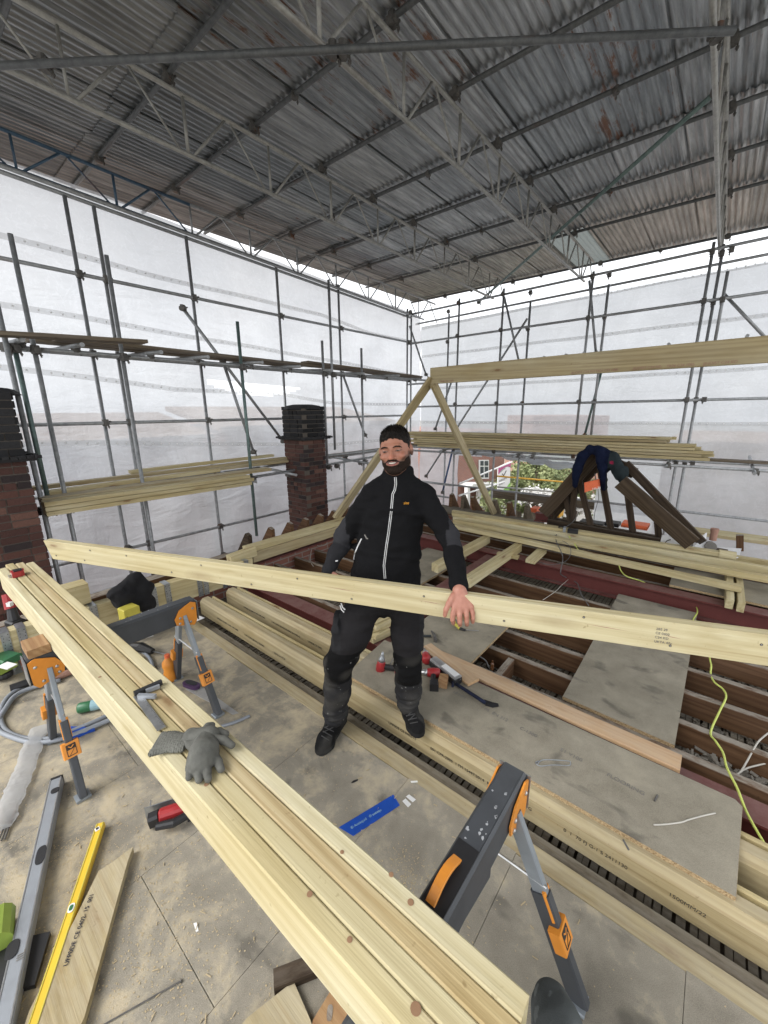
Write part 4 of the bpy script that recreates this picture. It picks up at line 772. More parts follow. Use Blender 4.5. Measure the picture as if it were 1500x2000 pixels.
# ---------------------------------------------------------------- chimneys built brick by brick
def chimney(lab, x0, x1, y0, y1, z0, zc, z1, sd):
    t = thing('chimney', lab, 'chimney', ((x0+x1)/2, (y0+y1)/2, z0)); rr = random.Random(sd); H = .075
    core = MB(); core.box(((x0+x1)/2, (y0+y1)/2, (z0+z1)/2), (x1-x0-.016, y1-y0-.016, z1-z0-.02)); obj('mortar_core', core, 'mortar', t)
    def bricks(name, za, zb, ext, dark):
        mb = MB(); cols = []; z = za; r = 0
        while z < zb-.02:
            e = ext(z)
            for side in range(4):
                L = (x1-x0 if side % 2 == 0 else y1-y0)+2*e; u = 0 if (r+side) % 2 == 0 else .102
                first = True
                while u < L-.02:
                    bl = .215 if not (rr.random() < .35) else .1025
                    if not first or (r+side) % 2 == 0: pass
                    bl = min(bl, L-u); dd = rr.uniform(-.004, .006)+e
                    if bl > .03:
                        um = u+bl/2
                        if side == 0: c = (x0-e+um, y0-dd+.05, z+H/2); d = (bl-.010, .10, H-.011)
                        elif side == 2: c = (x0-e+um, y1+dd-.05, z+H/2); d = (bl-.010, .10, H-.011)
                        elif side == 1: c = (x1+dd-.05, y0-e+um, z+H/2); d = (.10, bl-.010, H-.011)
                        else: c = (x0-dd+.05, y0-e+um, z+H/2); d = (.10, bl-.010, H-.011)
                        n0 = len(mb.v); mb.box(c, d, ch=.004)
                        k_ = rr.random()
                        if dark: col = np.array((.012, .012, .013))*rr.uniform(.6, 2.2)
                        elif k_ < .62: col = np.array((.082, .036, .028))*rr.uniform(.8, 1.2)
                        elif k_ < .82: col = np.array((.105, .046, .034))*rr.uniform(.8, 1.2)
                        elif k_ < .93: col = np.array((.035, .024, .024))*rr.uniform(.7, 1.3)
                        else: col = np.array((.15, .075, .055))
                        cols += [col]*(len(mb.v)-n0)
                    u += bl; first = False
            z += H; r += 1
        o = obj(name, mb, 'bricks', t); at = o.data.attributes.new('Col', 'FLOAT_COLOR', 'POINT'); c = np.ones((len(cols), 4), dtype=np.float32); c[:, :3] = np.array(cols); at.data.foreach_set('color', c.ravel())
    bricks('brickwork', z0, zc, lambda z: 0, False)
    bb = MB(); cx, cy = (x0+x1)/2, (y0+y1)/2
    for i, z in enumerate((zc+.005,)): bb.box((cx, cy, z+.012), (x1-x0+.14, y1-y0+.14, .035), ch=.008)
    for k_ in range(60):
        a = k_/60*4; s_ = int(a); f = a-s_; e = .075; p = [(x0-e+(x1-x0+2*e)*f, y0-e), (x1+e, y0-e+(y1-y0+2*e)*f), (x1+e-(x1-x0+2*e)*f, y1+e), (x0-e, y1+e-(y1-y0+2*e)*f)][s_]
        bb.box((p[0], p[1], zc+.03+rr.uniform(-.004, .01)), (.05, .05, .03), a)
    obj('drip_course', bb, 'felt', t); bricks('sooty_top', zc+.045, z1, lambda z: .004, True)
    cap = MB(); cap.lathe(V(cx, cy, z1), [((x1-x0)*.62, -.02), ((x1-x0)*.55, .035), ((x1-x0)*.3, .06), (0, .062)], 10); obj('flaunching', cap, 'felt', t)
    return t
chimney('near brick chimney with a sooty black top at the left edge of the view', -6.05, -5.20, .05, .80, -3, 1.40, 2.05, 3)
chimney('far brick chimney with a sooty black top behind the man', -6.05, -5.50, 4.50, 5.00, -3, 1.36, 1.90, 8)
# ---------------------------------------------------------------- stored timber on the lifts
rr = random.Random(12)
def pile(cols_, x_or_y, along, base, names, grp): pass
n = 0
for r in range(7):
    for c in range(2):
        x0 = -6.05+rr.uniform(-.18, .28)+(.25 if r < 2 else 0); x1 = -.22+rr.uniform(-.12, .06)-(.35 if r > 4 else 0)+(.18 if r < 3 else 0); z = .985+.052*r; y = YB-.85+.14*c+rr.uniform(-.02, .02)
        n += 1
        tag(board('stored_timber', (x0, y, z+.0), (x1, y+rr.uniform(-.03, .03), z+.055), .12, .046, rr.choice(['pine', 'pine_dirty', 'pine']), segs=4, warp=.01), f'pale timber in the long far pile, {ORD[6-r]} layer from the top, {"front" if c == 0 else "rear"} one', 'timber', 'pale timbers stored on the far lift')
# left pile : front three, then a leaning spread behind
for i in range(3): tag(board('stored_timber', (-5.40, .88, .815+.052*i), (-5.40, 3.42-.06*i-(.1 if i == 0 else 0), .80+.052*i), .16, .047, 'pine', segs=3, warp=.004), f'pale timber in the front stack on the left lift, {["lowest", "middle", "topmost"][i]} of three', 'timber', 'pale timbers stored on the left lift')
for i, (a, b, w_, lab) in enumerate((((-5.62, .9, .93), (-5.66, 3.85, .93), .19, 'wide pale board lying flat behind the front stack on the left lift'), ((-5.86, 1.0, .96), (-5.88, 3.1, .98), .14, 'pale board lying near the middle of the left lift'), ((-6.08, .9, 1.0), (-6.05, 4.5, 1.02), .12, 'pale board on the left lift, longest, reaching towards the far chimney'), ((-6.2, 2.0, 1.05), (-6.15, 4.3, 1.08), .10, 'pale board at the back of the left lift, raised on another'), ((-5.95, 3.0, .98), (-5.95, 4.45, .98), .12, 'short pale board on the left lift close to the far chimney'))):
    tag(board('stored_timber', a, b, w_, .045, 'pine' if i % 2 else 'pine_dirty', segs=3, warp=.006), lab, 'timber', 'pale timbers stored on the left lift')
# ---------------------------------------------------------------- fore stack
SX0, SX1 = -3.60, -.10
for i, (y, off) in enumerate(((.372, .04), (.4155, -.03), (.459, -.0), (.5025, .05))):
    tag(board('stack_timber', (SX0+off, y-.075+.004*i, .776), (SX1+rr.uniform(-.01, .01), y+.002, .776), .0425, .145, ['pine_pale', 'pine', 'pine_tan', 'pine_pale'][i], ch=.004, segs=6, warp=.0012), ['long pale timber on the trestles, outermost on the camera side', 'long pale timber on the trestles, second from the camera side, big knot near its end', 'long pale timber on the trestles, third from the camera side, under the tape measure', 'long pale timber on the trestles, outermost on the man\'s side'][i], 'timber', 'four long timbers on edge across the trestles')
# ---------------------------------------------------------------- the held plank
HL, HR = dep(96, 1071, 2.52), dep(1500, 1265, 1.40); ux = (HR-HL).normalized(); HR2 = HL+ux*((HR-HL).length*1.12)
HN = (CAM-(HL+HR)/2); HN = (HN-ux*HN.dot(ux)).normalized(); HU = ux.cross(HN)*-1
HU = HU if HU.z > 0 else -HU
PL = thing('held_plank', 'long pale plank held level by the man across his thighs, dotted with screws', 'plank', HL)
HU2 = (V(0, 0, 1)-ux*ux.z).normalized(); HNf = ux.cross(HU2); HNf = HNf if HNf.dot(CAM-HL) > 0 else -HNf
board('timber', HL, HR2, .045, .118, 'pine', up=HU2, parent=PL, ch=.002, segs=6, warp=.001, skew=.05)
def hpl(px, off=0.0, o=.0245):  # point on the plank's front face at a photo column
    d = ray(px, 1070+138*(px-96)/1404*1.4); n_ = HNf; t_ = (HL-CAM).dot(n_)/d.dot(n_); p = CAM+d*t_; s_ = (p-HL).dot(ux); return HL+ux*s_+HU2*off+HNf*o
mb = MB(); hd = MB()
for px, off in ((115, -.03), (185, .035), (255, .032), (170, -.035), (340, -.03), (400, .035), (495, -.033), (586, .033), (690, -.033), (830, .030), (986, -.032), (1137, .033), (1308, -.035), (1478, .02)):
    c = hpl(px, off, .0228); hd.tube([c, c+HNf*.0012], .0045, 10); mb.tube([c+HNf*.0002, c+HNf*.0016], .0025, 8)
obj('screw_rims', hd, 'ink', PL); obj('screw_heads', mb, 'bright', PL)
for px0, px1, off, m in ((640, 705, .012, 'render_brown'), (820, 868, .008, 'render_brown'), (1140, 1225, .006, 'render_brown'), (1290, 1330, .004, 'render_brown')):
    mb = MB(); a_, b_ = hpl(px0, off, .0227), hpl(px1, off-.006, .0227); mb.prism([a_, a_.lerp(b_, .5)+HU2*.0012, b_, a_.lerp(b_, .5)-HU2*.0012], HNf*.0006); obj('split', mb, m, PL)
for i, (s_, off) in enumerate((('2BS 29', .022), ('CE 0402', .005), ('C24 KD', -.012), ('UKTA 47x', -.030))): text('stamp', s_, .013, hpl(1276, off, .0227), ux, HU2, 'trace_grey', PL)
# ================================================================ THE MAN
MAN = thing('person', 'smiling bearded man in a black zip fleece and dark work trousers holding the plank', 'person', (-1.26, 1.42, 0))
HC = dep(772, 879, 1.93)
fwd = (CAM-HC).normalized(); az = math.atan2(fwd.y, fwd.x)-math.radians(13); tl = math.radians(-7)
fy = V(math.cos(az), math.sin(az), .03).normalized()      # face direction
hxr = V(0, 0, 1).cross(fy).normalized()*1.0                # towards the viewer's right
hz = fy.cross(hxr)*1.0; hz = hz if hz.z > 0 else -hz
hxr = (hxr*math.cos(tl)-hz*math.sin(tl)).normalized(); hz = hxr.cross(fy); hz = hz if hz.z > 0 else -hz
HM = np.array([list(hxr), list(-fy), list(hz)], dtype=np.float32).T       # columns: local x (viewer right), y (back), z (up)
ZSC = .885
def hl_(P): q = (P-sA(HC))@HM; q[:, 2] = (q[:, 2]+.003)/ZSC; return q
def hw(x, y, z): return HC+hxr*x-fy*y+hz*(z*ZSC-.003)
def head_sdf(q):
    d = ell(q, (0, .018, .030), (.0735, .093, .088)); d = smin(d, ell(q, (0, -.018, -.038), (.0655, .070, .078)), .03)
    d = smin(d, rc(q, (-.045, .005, -.068), (-.016, -.060, -.098), .022, .018), .025); d = smin(d, rc(q, (.045, .005, -.068), (.016, -.060, -.098), .022, .018), .025)
    d = smin(d, ell(q, (0, -.066, -.100), (.024, .020, .018)), .02)
    d = smin(d, rc(q, (-.034, -.074, .026), (.034, -.074, .026), .012), .014)
    for s in (-1, 1):
        d = smax(d, -(ell(q, (s*.031, -.101, .006), (.017, .018, .012))), .010)
        d = smin(d, ell(q, (s*.031, -.073, .004), (.0135, .0135, .012)), .003)
        d = smin(d, ell(q, (s*.040, -.062, -.026), (.023, .022, .018)), .014)
        d = smin(d, ell(q, (s*.0765, .014, -.006), (.009, .018, .030)), .005)
        d = smin(d, ell(q, (s*.015, -.088, -.033), (.010, .010, .008)), .006)
    d = smin(d, rc(q, (0, -.082, .012), (0, -.106, -.030), .0075, .0125), .008)
    d = smin(d, ell(q, (0, -.076, -.062), (.036, .018, .020)), .014)
    d = smax(d, -ell(q, (0, -.100, -.0605), (.025, .014, .0085)), .003)
    d = smin(d, ell(q, (0, -.080, -.0585), (.024, .010, .0075)), .001)
    return d
NB_ = dep(777, 936, 1.985)
SHL, ELL_, WRL = dep(727, 966, 1.99), dep(673, 1047, 2.06), dep(640, 1118, 1.99)
SHR, ELR, WRR = dep(828, 968, 1.99), dep(880, 1052, 1.93), dep(897, 1146, 1.745)
HIP, CH = dep(749, 1165, 2.10), dep(773, 1000, 2.02)
HPL, KNL, ANL = dep(712, 1180, 2.10), dep(662, 1296, 2.14), dep(654, 1402, 2.345)
HPR, KNR, ANR = dep(793, 1182, 2.12), dep(797, 1302, 2.17), dep(798, 1378, 2.31)
FC = (CAM-HIP); FC.z = 0; FC.normalize(); SR = V(-FC.y, FC.x, 0)   # towards camera / viewer's right
if SR.dot(Rv) < 0: SR = -SR
# the hand laid over the front of the plank
def hp(px, py, d): return dep(px, py, d)
FING = [[(888, 1186, 1.693), (884.5, 1200, 1.684), (884, 1211, 1.688), (885.5, 1217, 1.705)], [(898.5, 1188, 1.690), (897.5, 1203, 1.679), (898, 1215, 1.684), (898.5, 1221, 1.705)],
        [(909.5, 1187, 1.690), (911, 1202, 1.681), (911.5, 1214, 1.686), (912, 1220, 1.705)], [(919.5, 1184, 1.694), (923, 1197, 1.688), (923.5, 1208, 1.690), (923.5, 1215, 1.706)]]
FR = [[.0122, .0112, .0102, .009], [.0125, .0115, .0104, .009], [.0122, .0112, .010, .009], [.0110, .010, .009, .008]]
THB = [hp(886, 1163, 1.705), hp(877, 1178, 1.693), hp(871, 1191, 1.688), hp(869, 1202, 1.694)]
def hand_r(P):
    w = hp(897, 1152, 1.722); d = rc(P, WRR, w, .028, .027)
    for f in FING:
        k0 = hp(*f[0]); d = smin(d, rc(P, w.lerp(k0, .12), k0, .023, .0145), .012)
    for f, r in zip(FING, FR):
        pts = [hp(*a) for a in f]; e = chain(P, pts, r, .002); d = smin(d, e, .0025)
    return smin(d, chain(P, THB, [.015, .0125, .0108, .009], .004), .005)
def hand_l(P):
    w = WRL; d = rc(P, WRL, w+(WRL-ELL_).normalized()*.04, .026, .024); o = w+(WRL-ELL_).normalized()*.05; dn = V(0, 0, -1)
    for i in range(4):
        b = o+ux*(.033-.022*i)+dn*.02; d = smin(d, rc(P, w, b, .020, .012), .01); d = smin(d, chain(P, [b, b+dn*.03-HNf*.01, b+dn*.05+HNf*.002], [.0105, .0095, .0085], .002), .0025)
    return smin(d, chain(P, [w+ux*.02, w+ux*.055+dn*.02, w+ux*.07+dn*.045], [.014, .012, .009], .003), .006)
def body_sdf(P):
    d = head_sdf(hl_(P)); d = smin(d, rc(P, hw(0, .022, -.062), NB_+V(0, 0, -.01), .053, .058), .025)
    d = smin(d, chain(P, [NB_, CH, dep(749, 1135, 2.10)], [.06, .10, .085], .03), .05)
    d = smin(d, chain(P, [NB_-V(0, 0, .04), SHL, ELL_, WRL], [.06, .045, .036, .026], .02), .02); d = smin(d, chain(P, [NB_-V(0, 0, .04), SHR, ELR, WRR], [.06, .045, .036, .028], .02), .02)
    d = smin(d, chain(P, [dep(749, 1135, 2.10), HPL, KNL, ANL], [.07, .065, .05, .038], .03), .03); d = smin(d, chain(P, [dep(749, 1135, 2.10), HPR, KNR, ANR], [.07, .062, .048, .036], .03), .03)
    return smin(smin(d, hand_r(P), .006), hand_l(P), .006)
def skin_col(P):
    q = hl_(P); n = len(P); c = np.tile(np.array((.37, .17, .11), dtype=np.float32), (n, 1)); hd_ = (np.abs(q) < .16).all(1)
    x, y, z = q[:, 0], q[:, 1], q[:, 2]; front = y < -.03
    def blend(m, col, a=1.0): m = (np.clip(m, 0, 1)*a*hd_)[:, None]; return c*(1-m)+np.array(col, dtype=np.float32)*m
    for s in (-1, 1): c = blend(1-((x-s*.043)/.026)**2-((z+.022)/.022)**2, (.42, .16, .105), .4)
    c = blend((1-(x/.016)**2-((z+.026)/.018)**2)*front, (.50, .17, .11), .6)
    bz = np.interp(np.abs(x), [0, .02, .04, .06, .08], [-.040, -.042, -.040, -.022, -.002]); bz = np.where(y > -.03, .0, bz)
    bm = np.clip((bz-z)/.012, 0, 1)*np.clip((z+.15)/.02, 0, 1)*(y < .02); bm = bm*(1-np.clip(1.6-((x/.027)**2+((z+.060)/.0115)**2), 0, 1)*front)
    c = blend(bm, (.07, .042, .03), .8)
    zm = z-10*x*x; lip = (1-np.clip(((x/.036)**2+((zm+.0610)/.0140)**2), 0, 2))*3*front; c = blend(lip, (.30, .10, .085), .9); c = blend((1-np.clip(((x/.0310)**2+((zm+.0585)/.0078)**2), 0, 2))*4*front, (.05, .015, .012), .9)
    tooth = ((x/.0225)**2+((z+.0580)/.0030)**2 < 0) & (y < -.075); c[tooth & hd_] = (.58, .52, .46)
    for s in (-1, 1):
        e = ((x-s*.031)/.0145)**2+((z-.0035)/.0040)**2; c = blend((1.35-e)*3*(y < -.06), (.075, .03, .024), .9); c[(e < .62) & (y < -.06) & hd_] = (.20, .15, .13); c[((x-s*.031)**2+(z-.003)**2 < .0045**2) & (y < -.06) & hd_] = (.03, .02, .014)
    c = blend((1-((np.abs(x)-.031)/.021)**2-((z+.012)/.008)**2)*front, (.30, .14, .10), .5)
    hand = P[:, 2] < 1.3; kn = vn(P, 90)[:, None]; c = np.where(hand[:, None], np.array((.46, .215, .155), dtype=np.float32)+kn*np.array((.10, .07, .06), dtype=np.float32), c)
    return c
lo = np.minimum.reduce([sA(p) for p in (SHL, ELL_, WRL, HPL, KNL, ANL, SHR, WRR, ANR, hw(0, 0, .14), hw(-.1, 0, 0), hp(868, 1225, 1.7))])-.13; hi = np.maximum.reduce([sA(p) for p in (SHL, ELL_, WRL, HPL, KNL, ANL, SHR, WRR, ANR, hw(0, 0, .14), hp(925, 1225, 1.67))])+.13
sdf_obj('body', body_sdf, lo, hi, .0042, 'skin', MAN, skin_col)
mb = MB(); mb.sphere((0, 0, 0), 1, 16, 8); mb.v = [tuple(hw(x*.0285, -.0880+y*.007+.007*abs(x)**2*1.0, -.0590+z*.0050*(1-.5*x*x)+.007*x*x)) for x, y, z in mb.v]; obj('teeth', mb, 'teeth', MAN, smooth=True)
def hair_fn(P):
    q = hl_(P); x, y, z = q[:, 0], q[:, 1], q[:, 2]; n_ = vn(q*np.array((1, .35, 1), dtype=np.float32), 130)
    cut = np.interp(y, [-.12, -.085, -.066, -.052, -.035, -.012, .004, .012, .024, .05, .08, .12], [.074, .071, .064, .052, .034, .010, -.030, -.010, .028, .012, -.030, -.05])+.012*vn(q, 75)+.012*vn(q*np.array((1, .2, .2), dtype=np.float32), 170)*(y < -.04)+.008*np.abs(n_)
    s = np.clip((z-cut)/.040, 0, 1); top = np.clip((z-.045)/.06, 0, 1); th = .0004+.0018*s+.005*top*s+.011*top*s*np.clip(1-(x/.075)**2, 0, 1); return smax(smax(np.minimum(head_sdf(q), ell(q, (0, .018, .030), (.0735, .093, .088))+.0)-th+.0028*n_, cut-z, .004), np.abs(x)-.0742, .006)
HO = sdf_obj('hair', hair_fn, sA(HC)-.16, sA(HC)+.17, .0035, 'hair', MAN)
co = np.empty(len(HO.data.vertices)*3, dtype=np.float32); HO.data.vertices.foreach_get('co', co); co = co.reshape(-1, 3); lq = hl_(co.copy()); rh = random.Random(31); mb = MB()
for i_ in rh.sample(range(len(co)), min(len(co), 4200)):
    q_ = lq[i_]
    if q_[2] < .0 and rh.random() < .5: continue
    n_ = (V(*(co[i_]-sA(hw(0, .018, .0))).tolist())).normalized(); top_ = max(0, min(1, (q_[2]-.05)/.06)); d_ = (n_*(.35+.9*top_)+fy*(.55*top_)-hz*.35*(1-top_)+hxr*rh.gauss(0, .35)+fy*rh.gauss(0, .3)+hz*rh.gauss(0, .25)).normalized(); L_ = .003+.008*top_*rh.uniform(.4, 1.2); c_ = V(*co[i_].tolist())-n_*.001; s_ = d_.cross(n_).normalized()*.0009 if d_.cross(n_).length > 1e-4 else hxr*.0009
    mb.add([c_-s_, c_+s_, c_+d_*L_*.6+s_*.7+n_*.0008, c_+d_*L_, c_+d_*L_*.6-s_*.7+n_*.0008], [(0, 1, 2, 3, 4)])
o_ = obj('hair_strands', mb, 'hair', HO); o_['kind'] = 'stuff'
for s in (-1, 1):
    mb = MB(); mb.tube([hw(s*.013, -.094, .0225), hw(s*.028, -.094, .027), hw(s*.042, -.086, .025), hw(s*.050, -.076, .017)], [.0022, .0036, .0032, .0015], 8); obj('eyebrow', mb, 'hair', MAN, smooth=True)
def beard_fn(P):
    q = hl_(P); x, y, z = q[:, 0], q[:, 1], q[:, 2]; d = head_sdf(q)-.0012+.0026*vn(q, 190); ax = np.abs(x)
    bz = np.interp(ax, [0, .02, .036, .050, .062, .09], [-.036, -.038, -.052, -.054, -.034, -.010]); m = z-bz
    d = smax(d, m, .006); d = smax(d, y+.004, .006); d = smax(d, -.134-z, .006); return smax(d, -ell(q, (0, -.10, -.061), (.033, .04, .0118)), .002)
sdf_obj('beard', beard_fn, sA(HC)-.16, sA(HC)+.12, .0032, 'beard', MAN)
# fleece
def elc(P, a, b, wa, wb, da, db):
    """tapering elliptical trunk from a to b; half widths w along the shoulders, half depths d"""
    a_, b_ = sA(a), sA(b); ax = b_-a_; L2 = float(ax@ax); t = ((P-a_)@ax)/L2; tc = np.clip(t, 0, 1); c = P-a_-tc[:, None]*ax; sr = sA(SR); n_ = np.cross(ax/np.sqrt(L2), sr); u = c@sr; v_ = c@n_; w_ = wa+(wb-wa)*tc; dd = da+(db-da)*tc
    along = np.abs(t-tc)*np.sqrt(L2); k = (np.abs(u/w_)**2.3+np.abs(v_/dd)**2.3)**(1/2.3); return np.sqrt(np.maximum((k-1)*np.minimum(w_, dd), 0)**2+along**2)+np.minimum((k-1)*np.minimum(w_, dd), 0)
HEM = dep(752, 1138, 2.075); WA, CHT, SHO = dep(757, 1075, 2.05), dep(770, 990, 2.02), dep(777, 950, 2.0)
def folds(P, a=1.0): return a*(.016*vn(P*np.array((1, 1, 2.2), dtype=np.float32), 9)+.007*vn(P*np.array((1, 1, 1.6), dtype=np.float32), 21)+.0016*vn(P, 70))
def jacket(P):
    d = elc(P, HEM, WA, .186, .166, .125, .12); d = smin(d, elc(P, WA, CHT, .166, .158, .12, .122), .03); d = smin(d, elc(P, CHT, SHO, .158, .115, .122, .085), .035)
    d = smin(d, rc(P, SHL+V(0, 0, -.0), NB_, .056, .060), .035); d = smin(d, rc(P, SHR, NB_, .056, .060), .035)
    al = chain(P, [SHL, ELL_, WRL], [.059, .051, .041], .02); ar = chain(P, [SHR, ELR, WRR+(WRR-ELR).normalized()*.0], [.061, .051, .040], .02)
    d = smin(d, al, .022); d = smin(d, ar, .022)
    f = folds(P); el = np.exp(-(np.sqrt(((P-sA(ELL_))**2).sum(1))/.09)**2)+np.exp(-(np.sqrt(((P-sA(ELR))**2).sum(1))/.09)**2)
    d = d+f+.006*el*np.sin(P[:, 2]*80+5*vn(P, 8))+.012*np.abs(vn(P*np.array((1, 1, 1.8), dtype=np.float32), 13)); co = rc(P, NB_+V(0, 0, -.03), hw(0, .030, -.095), .080, .076)+.004*vn(P, 30)
    d = smin(d, co, .02); top = (P-sA(hw(0, .0, -.088)))@sA((hz-fy*.50).normalized()); d = smax(d, top, .006); d = smax(d, -rc(P, NB_+V(0, 0, .0), hw(0, .02, -.06), .060, .066), .004)
    hem = (sA(HEM)[2]-.035)-P[:, 2]; m = np.abs(al) > .02; return np.where(np.minimum(al, ar) > .03, smax(d, hem, .008), d)
def nearseg(P, a, b):
    a, b = sA(a), sA(b); d_ = b-a; t = ((P-a)@d_)/float(d_@d_); return t, np.sqrt(((P-a-np.clip(t, 0, 1)[:, None]*d_)**2).sum(1))
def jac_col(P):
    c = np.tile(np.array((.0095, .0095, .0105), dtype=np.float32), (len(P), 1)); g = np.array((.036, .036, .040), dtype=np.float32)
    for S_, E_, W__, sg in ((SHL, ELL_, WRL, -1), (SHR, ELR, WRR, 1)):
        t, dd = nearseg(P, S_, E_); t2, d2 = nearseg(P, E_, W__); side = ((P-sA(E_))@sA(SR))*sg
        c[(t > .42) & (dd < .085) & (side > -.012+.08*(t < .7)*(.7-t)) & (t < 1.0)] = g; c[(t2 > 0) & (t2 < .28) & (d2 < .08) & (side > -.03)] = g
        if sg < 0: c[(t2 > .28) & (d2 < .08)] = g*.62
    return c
JK = sdf_obj('fleece_jacket', jacket, np.minimum(lo, lo), hi, .0048, 'fabric', MAN, jac_col)
# zip, pocket zips, logo : follow the front of the fleece
def jfront(px, py, o=.0):
    r = np.array(ray(px, py), dtype=np.float32); t = 1.6
    for _ in range(60):
        p = (sA(CAM)+r*t)[None, :].astype(np.float32); dd = float(jacket(p)[0]); t += dd*.7
        if dd < .001: break
    return V(*(sA(CAM)+r*(t-o)).tolist())
def strip(name, pts, w_, mat, o=.0025, sub=4):
    P_ = []
    for (a, b), (c, d) in zip(pts, pts[1:]): P_ += [(a+(c-a)*i/sub, b+(d-b)*i/sub) for i in range(sub)]
    P_.append(pts[-1]); Q = [jfront(x, y, o) for x, y in P_]; mb = MB(); vs = []
    for i, q in enumerate(Q):
        t_ = (Q[min(i+1, len(Q)-1)]-Q[max(i-1, 0)]).normalized(); n_ = (CAM-q).normalized(); s_ = t_.cross(n_).normalized()*w_/2; vs += [q-s_, q+s_]
    mb.add(vs, [(2*i, 2*i+1, 2*i+3, 2*i+2) for i in range(len(Q)-1)]); return obj(name, mb, mat, MAN)
ZP = [(772, 932), (773, 945), (771, 957), (767, 965), (764, 1000), (759, 1040), (755, 1065), (750, 1105), (752, 1130)]
strip('zip', ZP, .011, 'reflect', .002); strip('zip_teeth', ZP, .0045, 'cloth_black', .0035)
strip('pocket_zip', [(706, 1052), (699, 1066), (693, 1080), (691, 1093)], .006, 'reflect'); strip('pocket_zip', [(826, 1071), (830, 1085), (831, 1100), (829, 1117)], .006, 'reflect'); strip('sleeve_mark', [(655, 1096), (660, 1095)], .006, 'reflect', .004, 1); strip('chest_mark', [(712, 1044), (716, 1052), (719, 1052)], .006, 'trace_grey', .003, 2)
a_, b_ = jfront(788, 985, .004), jfront(800, 984.5, .004); text('chest_logo', 'site', .020, a_, (b_-a_), V(0, 0, 1), 'logo_orange', MAN, .0006)
mb = MB(); r0 = hp(911, 1206, 1.684); rd = (hp(911.5, 1214, 1.686)-hp(911, 1202, 1.681)).normalized(); mb.lathe(r0-rd*.002, [(.0108, 0), (.0112, .002), (.0108, .004)], 18, rd); obj('ring', mb, 'gold', MAN, smooth=True)
# trousers
def trousers(P):
    d = elc(P, dep(750, 1172, 2.11), dep(748, 1120, 2.08), .160, .160, .110, .11)
    l = chain(P, [HPL, HPL.lerp(KNL, .5), KNL, KNL.lerp(ANL, .45), ANL+V(0, 0, .01)], [.096, .094, .073, .072, .058], .03); r = chain(P, [HPR, HPR.lerp(KNR, .5), KNR, KNR.lerp(ANR, .5), ANR], [.092, .081, .068, .067, .054], .03)
    l = l+.010*np.exp(-((P[:, 2]-.17)/.05)**2)*np.sin(P[:, 2]*150+5*vn(P, 9)); r = r+.010*np.exp(-((P[:, 2]-.26)/.05)**2)*np.sin(P[:, 2]*150+5*vn(P, 9))
    for K in (KNL, KNR): 
        kk = np.exp(-(np.sqrt(((P-sA(K))**2).sum(1))/.10)**2); l = l+.004*kk*np.sin(P[:, 2]*110+3*vn(P, 11)); r = r+.004*kk*np.sin(P[:, 2]*110+3*vn(P, 11))
    # pocket flaps on the thighs
    l = smin(l, rbox(P, HPL.lerp(KNL, .42)-SR*.086+FC*.01, (.018, .075, .085), .01, np.array([list(SR), list(FC), [0, 0, 1]]).T), .01); r = smin(r, rbox(P, HPR.lerp(KNR, .42)+SR*.068, (.016, .06, .08), .01, np.array([list(SR), list(FC), [0, 0, 1]]).T), .01)
    d = smin(smin(d, l, .03), r, .03); d = smin(d, np.minimum(l, r), .01)+folds(P, 1.1); bot = np.where(np.abs(l) < np.abs(r), ANL.z-.03, ANR.z-.035); return smax(d, bot-P[:, 2], .006)
def tr_col(P):
    c = np.tile(np.array((.021, .020, .0215), dtype=np.float32), (len(P), 1)); k_ = np.array((.0075, .0075, .008), dtype=np.float32); g = np.array((.027, .027, .029), dtype=np.float32); isl = ((P-sA(HIP))@sA(SR)) < 0
    for m, K in ((isl, KNL), (~isl, KNR)):
        z = P[:, 2]-K.z; kn = m & (z < .10) & (z > -.085+.02*vn(P, 20)); c[kn] = k_; c[m & (z <= -.085)] = g
    for m, H_, K, sg in ((isl, HPL, KNL, -1), (~isl, HPR, KNR, 1)):
        t, dd = nearseg(P, H_, K); side = ((P-sA(H_.lerp(K, .42)))@sA(SR))*sg; c[m & (side > .062) & (t > .05) & (t < .75)] = g*.95
    spk = vn(P, 120) > .43; c[spk & (P[:, 2] < .62)] = (.25, .25, .24); dst = np.clip(vn(P, 14)*1.5, 0, .35)[:, None]*(P[:, 2] < .6)[:, None]; return c*(1-dst)+np.array((.10, .095, .085), dtype=np.float32)*dst
sdf_obj('work_trousers', trousers, np.minimum(lo, sA(ANL)-.2), hi, .0048, 'fabric', MAN, tr_col)
def mstrip(name, pts, w_, mat):
    mb = MB(); vs = []
    for i, q in enumerate(pts):
        t_ = (pts[min(i+1, len(pts)-1)]-pts[max(i-1, 0)]).normalized(); n_ = (CAM-q).normalized(); s_ = t_.cross(n_).normalized()*w_/2; vs += [q-s_, q+s_]
    mb.add(vs, [(2*i, 2*i+1, 2*i+3, 2*i+2) for i in range(len(pts)-1)]); obj(name, mb, mat, MAN)
mstrip('reflective_piping', [dep(666, 1178, 1.985), dep(669, 1186, 1.98), dep(674, 1191, 1.985)], .006, 'reflect'); mstrip('reflective_piping', [dep(664, 1182, 1.985), dep(667, 1191, 1.98), dep(672, 1196, 1.985)], .005, 'reflect')
